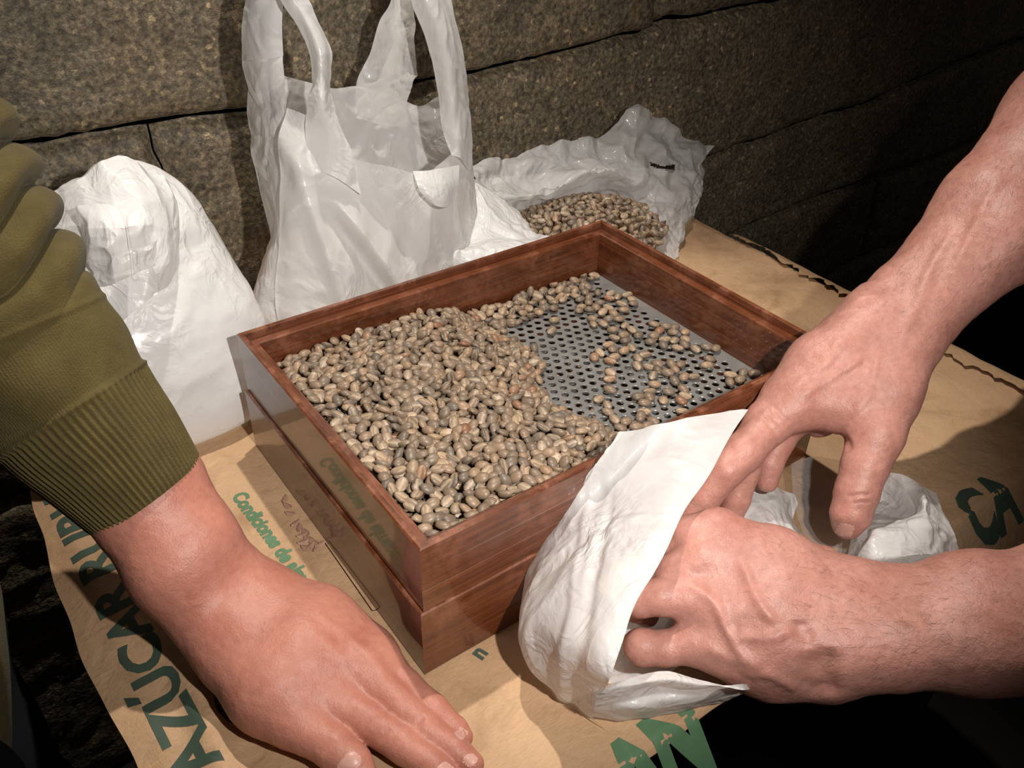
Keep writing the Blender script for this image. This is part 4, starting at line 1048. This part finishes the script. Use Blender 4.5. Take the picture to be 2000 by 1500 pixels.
# ---------------------------------------------------------------- knitted sleeve of the person at the left
def m_knit():
    t = NT('olive_knit'); co = t.co()
    n = t.noise(co, 60, 4, .6); f = t.noise(co, 900, 2, .6)
    c = t.ramp(n, [(.3, (.082, .062, .020)), (.6, (.108, .082, .027)), (.8, (.125, .098, .034))])
    at = t.N('Attribute'); at.attribute_name = 'rib_shade'
    c = t.mix(t.math('MULTIPLY', at.outputs['Fac'], .55), c, (.030, .022, .006))  # shade in the valleys between the ribs, painted as darker wool
    nb = t.bump(f, .0012, .6)
    return t.set(Base_Color=c, Roughness=.85, Specular_IOR_Level=.2, Sheen_Weight=.05, Normal=nb)
KNIT = m_knit()
def tube(name, C, R, nring, nang, disp, mat, parent, cap=0.0):
    C = catmull(np.array(C), nring); R = catmull(np.array(R)[:, None], nring)[:, 0]
    T = np.gradient(C, axis=0); T /= np.linalg.norm(T, axis=1)[:, None]
    up = CAM - C.mean(0); n1 = up - (T @ up)[:, None] * T; n1 /= np.linalg.norm(n1, axis=1)[:, None]; n2 = np.cross(T, n1)
    s = np.linspace(0, 1, nring)[:, None]; a = (np.arange(nang) * 2 * PI / nang)[None, :]
    dr, st = disp(s, a, C)
    r = R[:, None] + dr
    P = C[:, None] + r[..., None] * (np.cos(a)[..., None] * n1[:, None] + np.sin(a)[..., None] * n2[:, None])
    V = P.reshape(-1, 3); F = grid_faces(nring, nang, True)
    # cuff hem turned inside at the first ring
    inn = C[0] + (P[0] - C[0]) * .90 + T[0] * .004; b = len(V); idx = np.arange(nang)
    F2 = np.stack([idx, b + idx, b + (idx + 1) % nang, (idx + 1) % nang], -1)
    me = mesh(name, np.concatenate([V, inn]), np.concatenate([F, F2])); attr(me, 'rib_shade', np.concatenate([np.broadcast_to(st, P.shape[:2]).ravel(), np.zeros(nang)]))
    return link(name, me, mat, parent)
pth = [(288, 968, .517, 120), (215, 880, .508, 142), (143, 800, .500, 160), (60, 690, .490, 176), (-30, 560, .476, 188), (-110, 430, .462, 192), (-180, 300, .450, 192), (-260, 150, .435, 190), (-350, -20, .43, 190)]
def d_sleeve(s, a, C):
    q = s * 8
    cuff = 1 / (1 + np.exp((q - 2.0) * 40))
    mid = (1 - cuff) / (1 + np.exp((q - 3.4) * 14))
    rib = np.cos(72 * a)
    fine = np.cos(180 * a)
    d = cuff * (.00050 * rib) + mid * .00018 * fine
    d = d + .0016 * np.exp(-((q - 2.02) / .05) ** 2) + .0010 * np.exp(-((q - 3.35 + .12 * np.sin(a)) / .05) ** 2) + .0022 * np.exp(-((q - 1.2) / .9) ** 2) * 0
    wig = .25 * np.sin(a * 2 + 1) + .18 * np.sin(a * 3 + 2.0)
    up = 1 / (1 + np.exp(-(q - 3.7) * 6))
    ph = q * 1 + wig
    fold = np.abs(np.sin(ph * 4.4 + .5 * np.sin(a + 1))) ** .55 - .65
    d = d + up * .0145 * fold + (1 - up) * (1 - cuff) * .0012 * np.sin(ph * 5 + a)
    d = d + .0012 * np.sin(a * 5 + q) * (1 - cuff)
    d = d - .0008 * np.exp(-(q / .06) ** 2)
    st = cuff * (.5 - .5 * rib) ** 2 + mid * .35 * (.5 - .5 * fine)  # mask of the painted shade, strongest in the rib valleys
    return d, st
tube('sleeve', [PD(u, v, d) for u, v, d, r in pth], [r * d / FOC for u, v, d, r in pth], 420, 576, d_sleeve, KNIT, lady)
tube('sweater', [PD(-192, 1100, .62), PD(-189, 1140, .62), PD(-178, 1260, .62), PD(-190, 1500, .62), PD(-210, 1900, .62)], [.02, .052, .064, .066, .066], 60, 64,
     lambda s, a, C: (.003 * np.sin(a * 4 + s * 9), 0 * a + 0 * s), KNIT, lady)
# the other person's dark clothes, beyond the right edge of the picture
CLOTH = m_plain('dark_cloth', (.012, .012, .014), .85, .2)
plain = lambda s, a, C: (.006 * np.sin(a * 3 + s * 14) + .003 * np.sin(s * 40 + a), 0 * a + 0 * s)
e1 = PD(2310, -35, .668); e2 = PD(2400, 1215, .49)
tube('shirt_sleeve', [e1, e1 * .7 + np.array([.90, -.12, .40]) * .3, np.array([.90, -.16, .48]), np.array([.98, -.26, .60])], [.052, .060, .068, .080], 60, 60, plain, CLOTH, man)
tube('shirt_sleeve', [e2, e2 * .6 + np.array([.60, -.50, .30]) * .4, np.array([.66, -.52, .40]), np.array([.92, -.46, .58])], [.050, .056, .066, .080], 60, 60, plain, CLOTH, man)
tube('shirt', [np.array(q) for q in ((1.08, -.38, -.20), (1.06, -.38, .05), (1.04, -.37, .32), (1.02, -.36, .52), (1.02, -.36, .66))], [.17, .165, .18, .17, .08], 60, 80, plain, CLOTH, man)
for sx_ in (-.09, .09):
    tube('trouser_leg', [np.array((1.08 + .02, -.38 + sx_, FLOORZ + .01)), np.array((1.09, -.38 + sx_, -.40)), np.array((1.08, -.38 + sx_ * .9, -.15))], [.075, .085, .10], 30, 40, plain, CLOTH, man)

for tx, ty in ((-.315, .31), (-.325, .13)):  # invented dark legs of the left person, covering lit stones to blacken that corner
    tube('trouser_leg', [np.array((tx, ty, FLOORZ + .01)), np.array((tx, ty, -.35)), np.array((tx - .01, ty, -.10)), np.array((tx - .03, ty, .02))], [.080, .090, .105, .09], 40, 48, plain, CLOTH, lady)
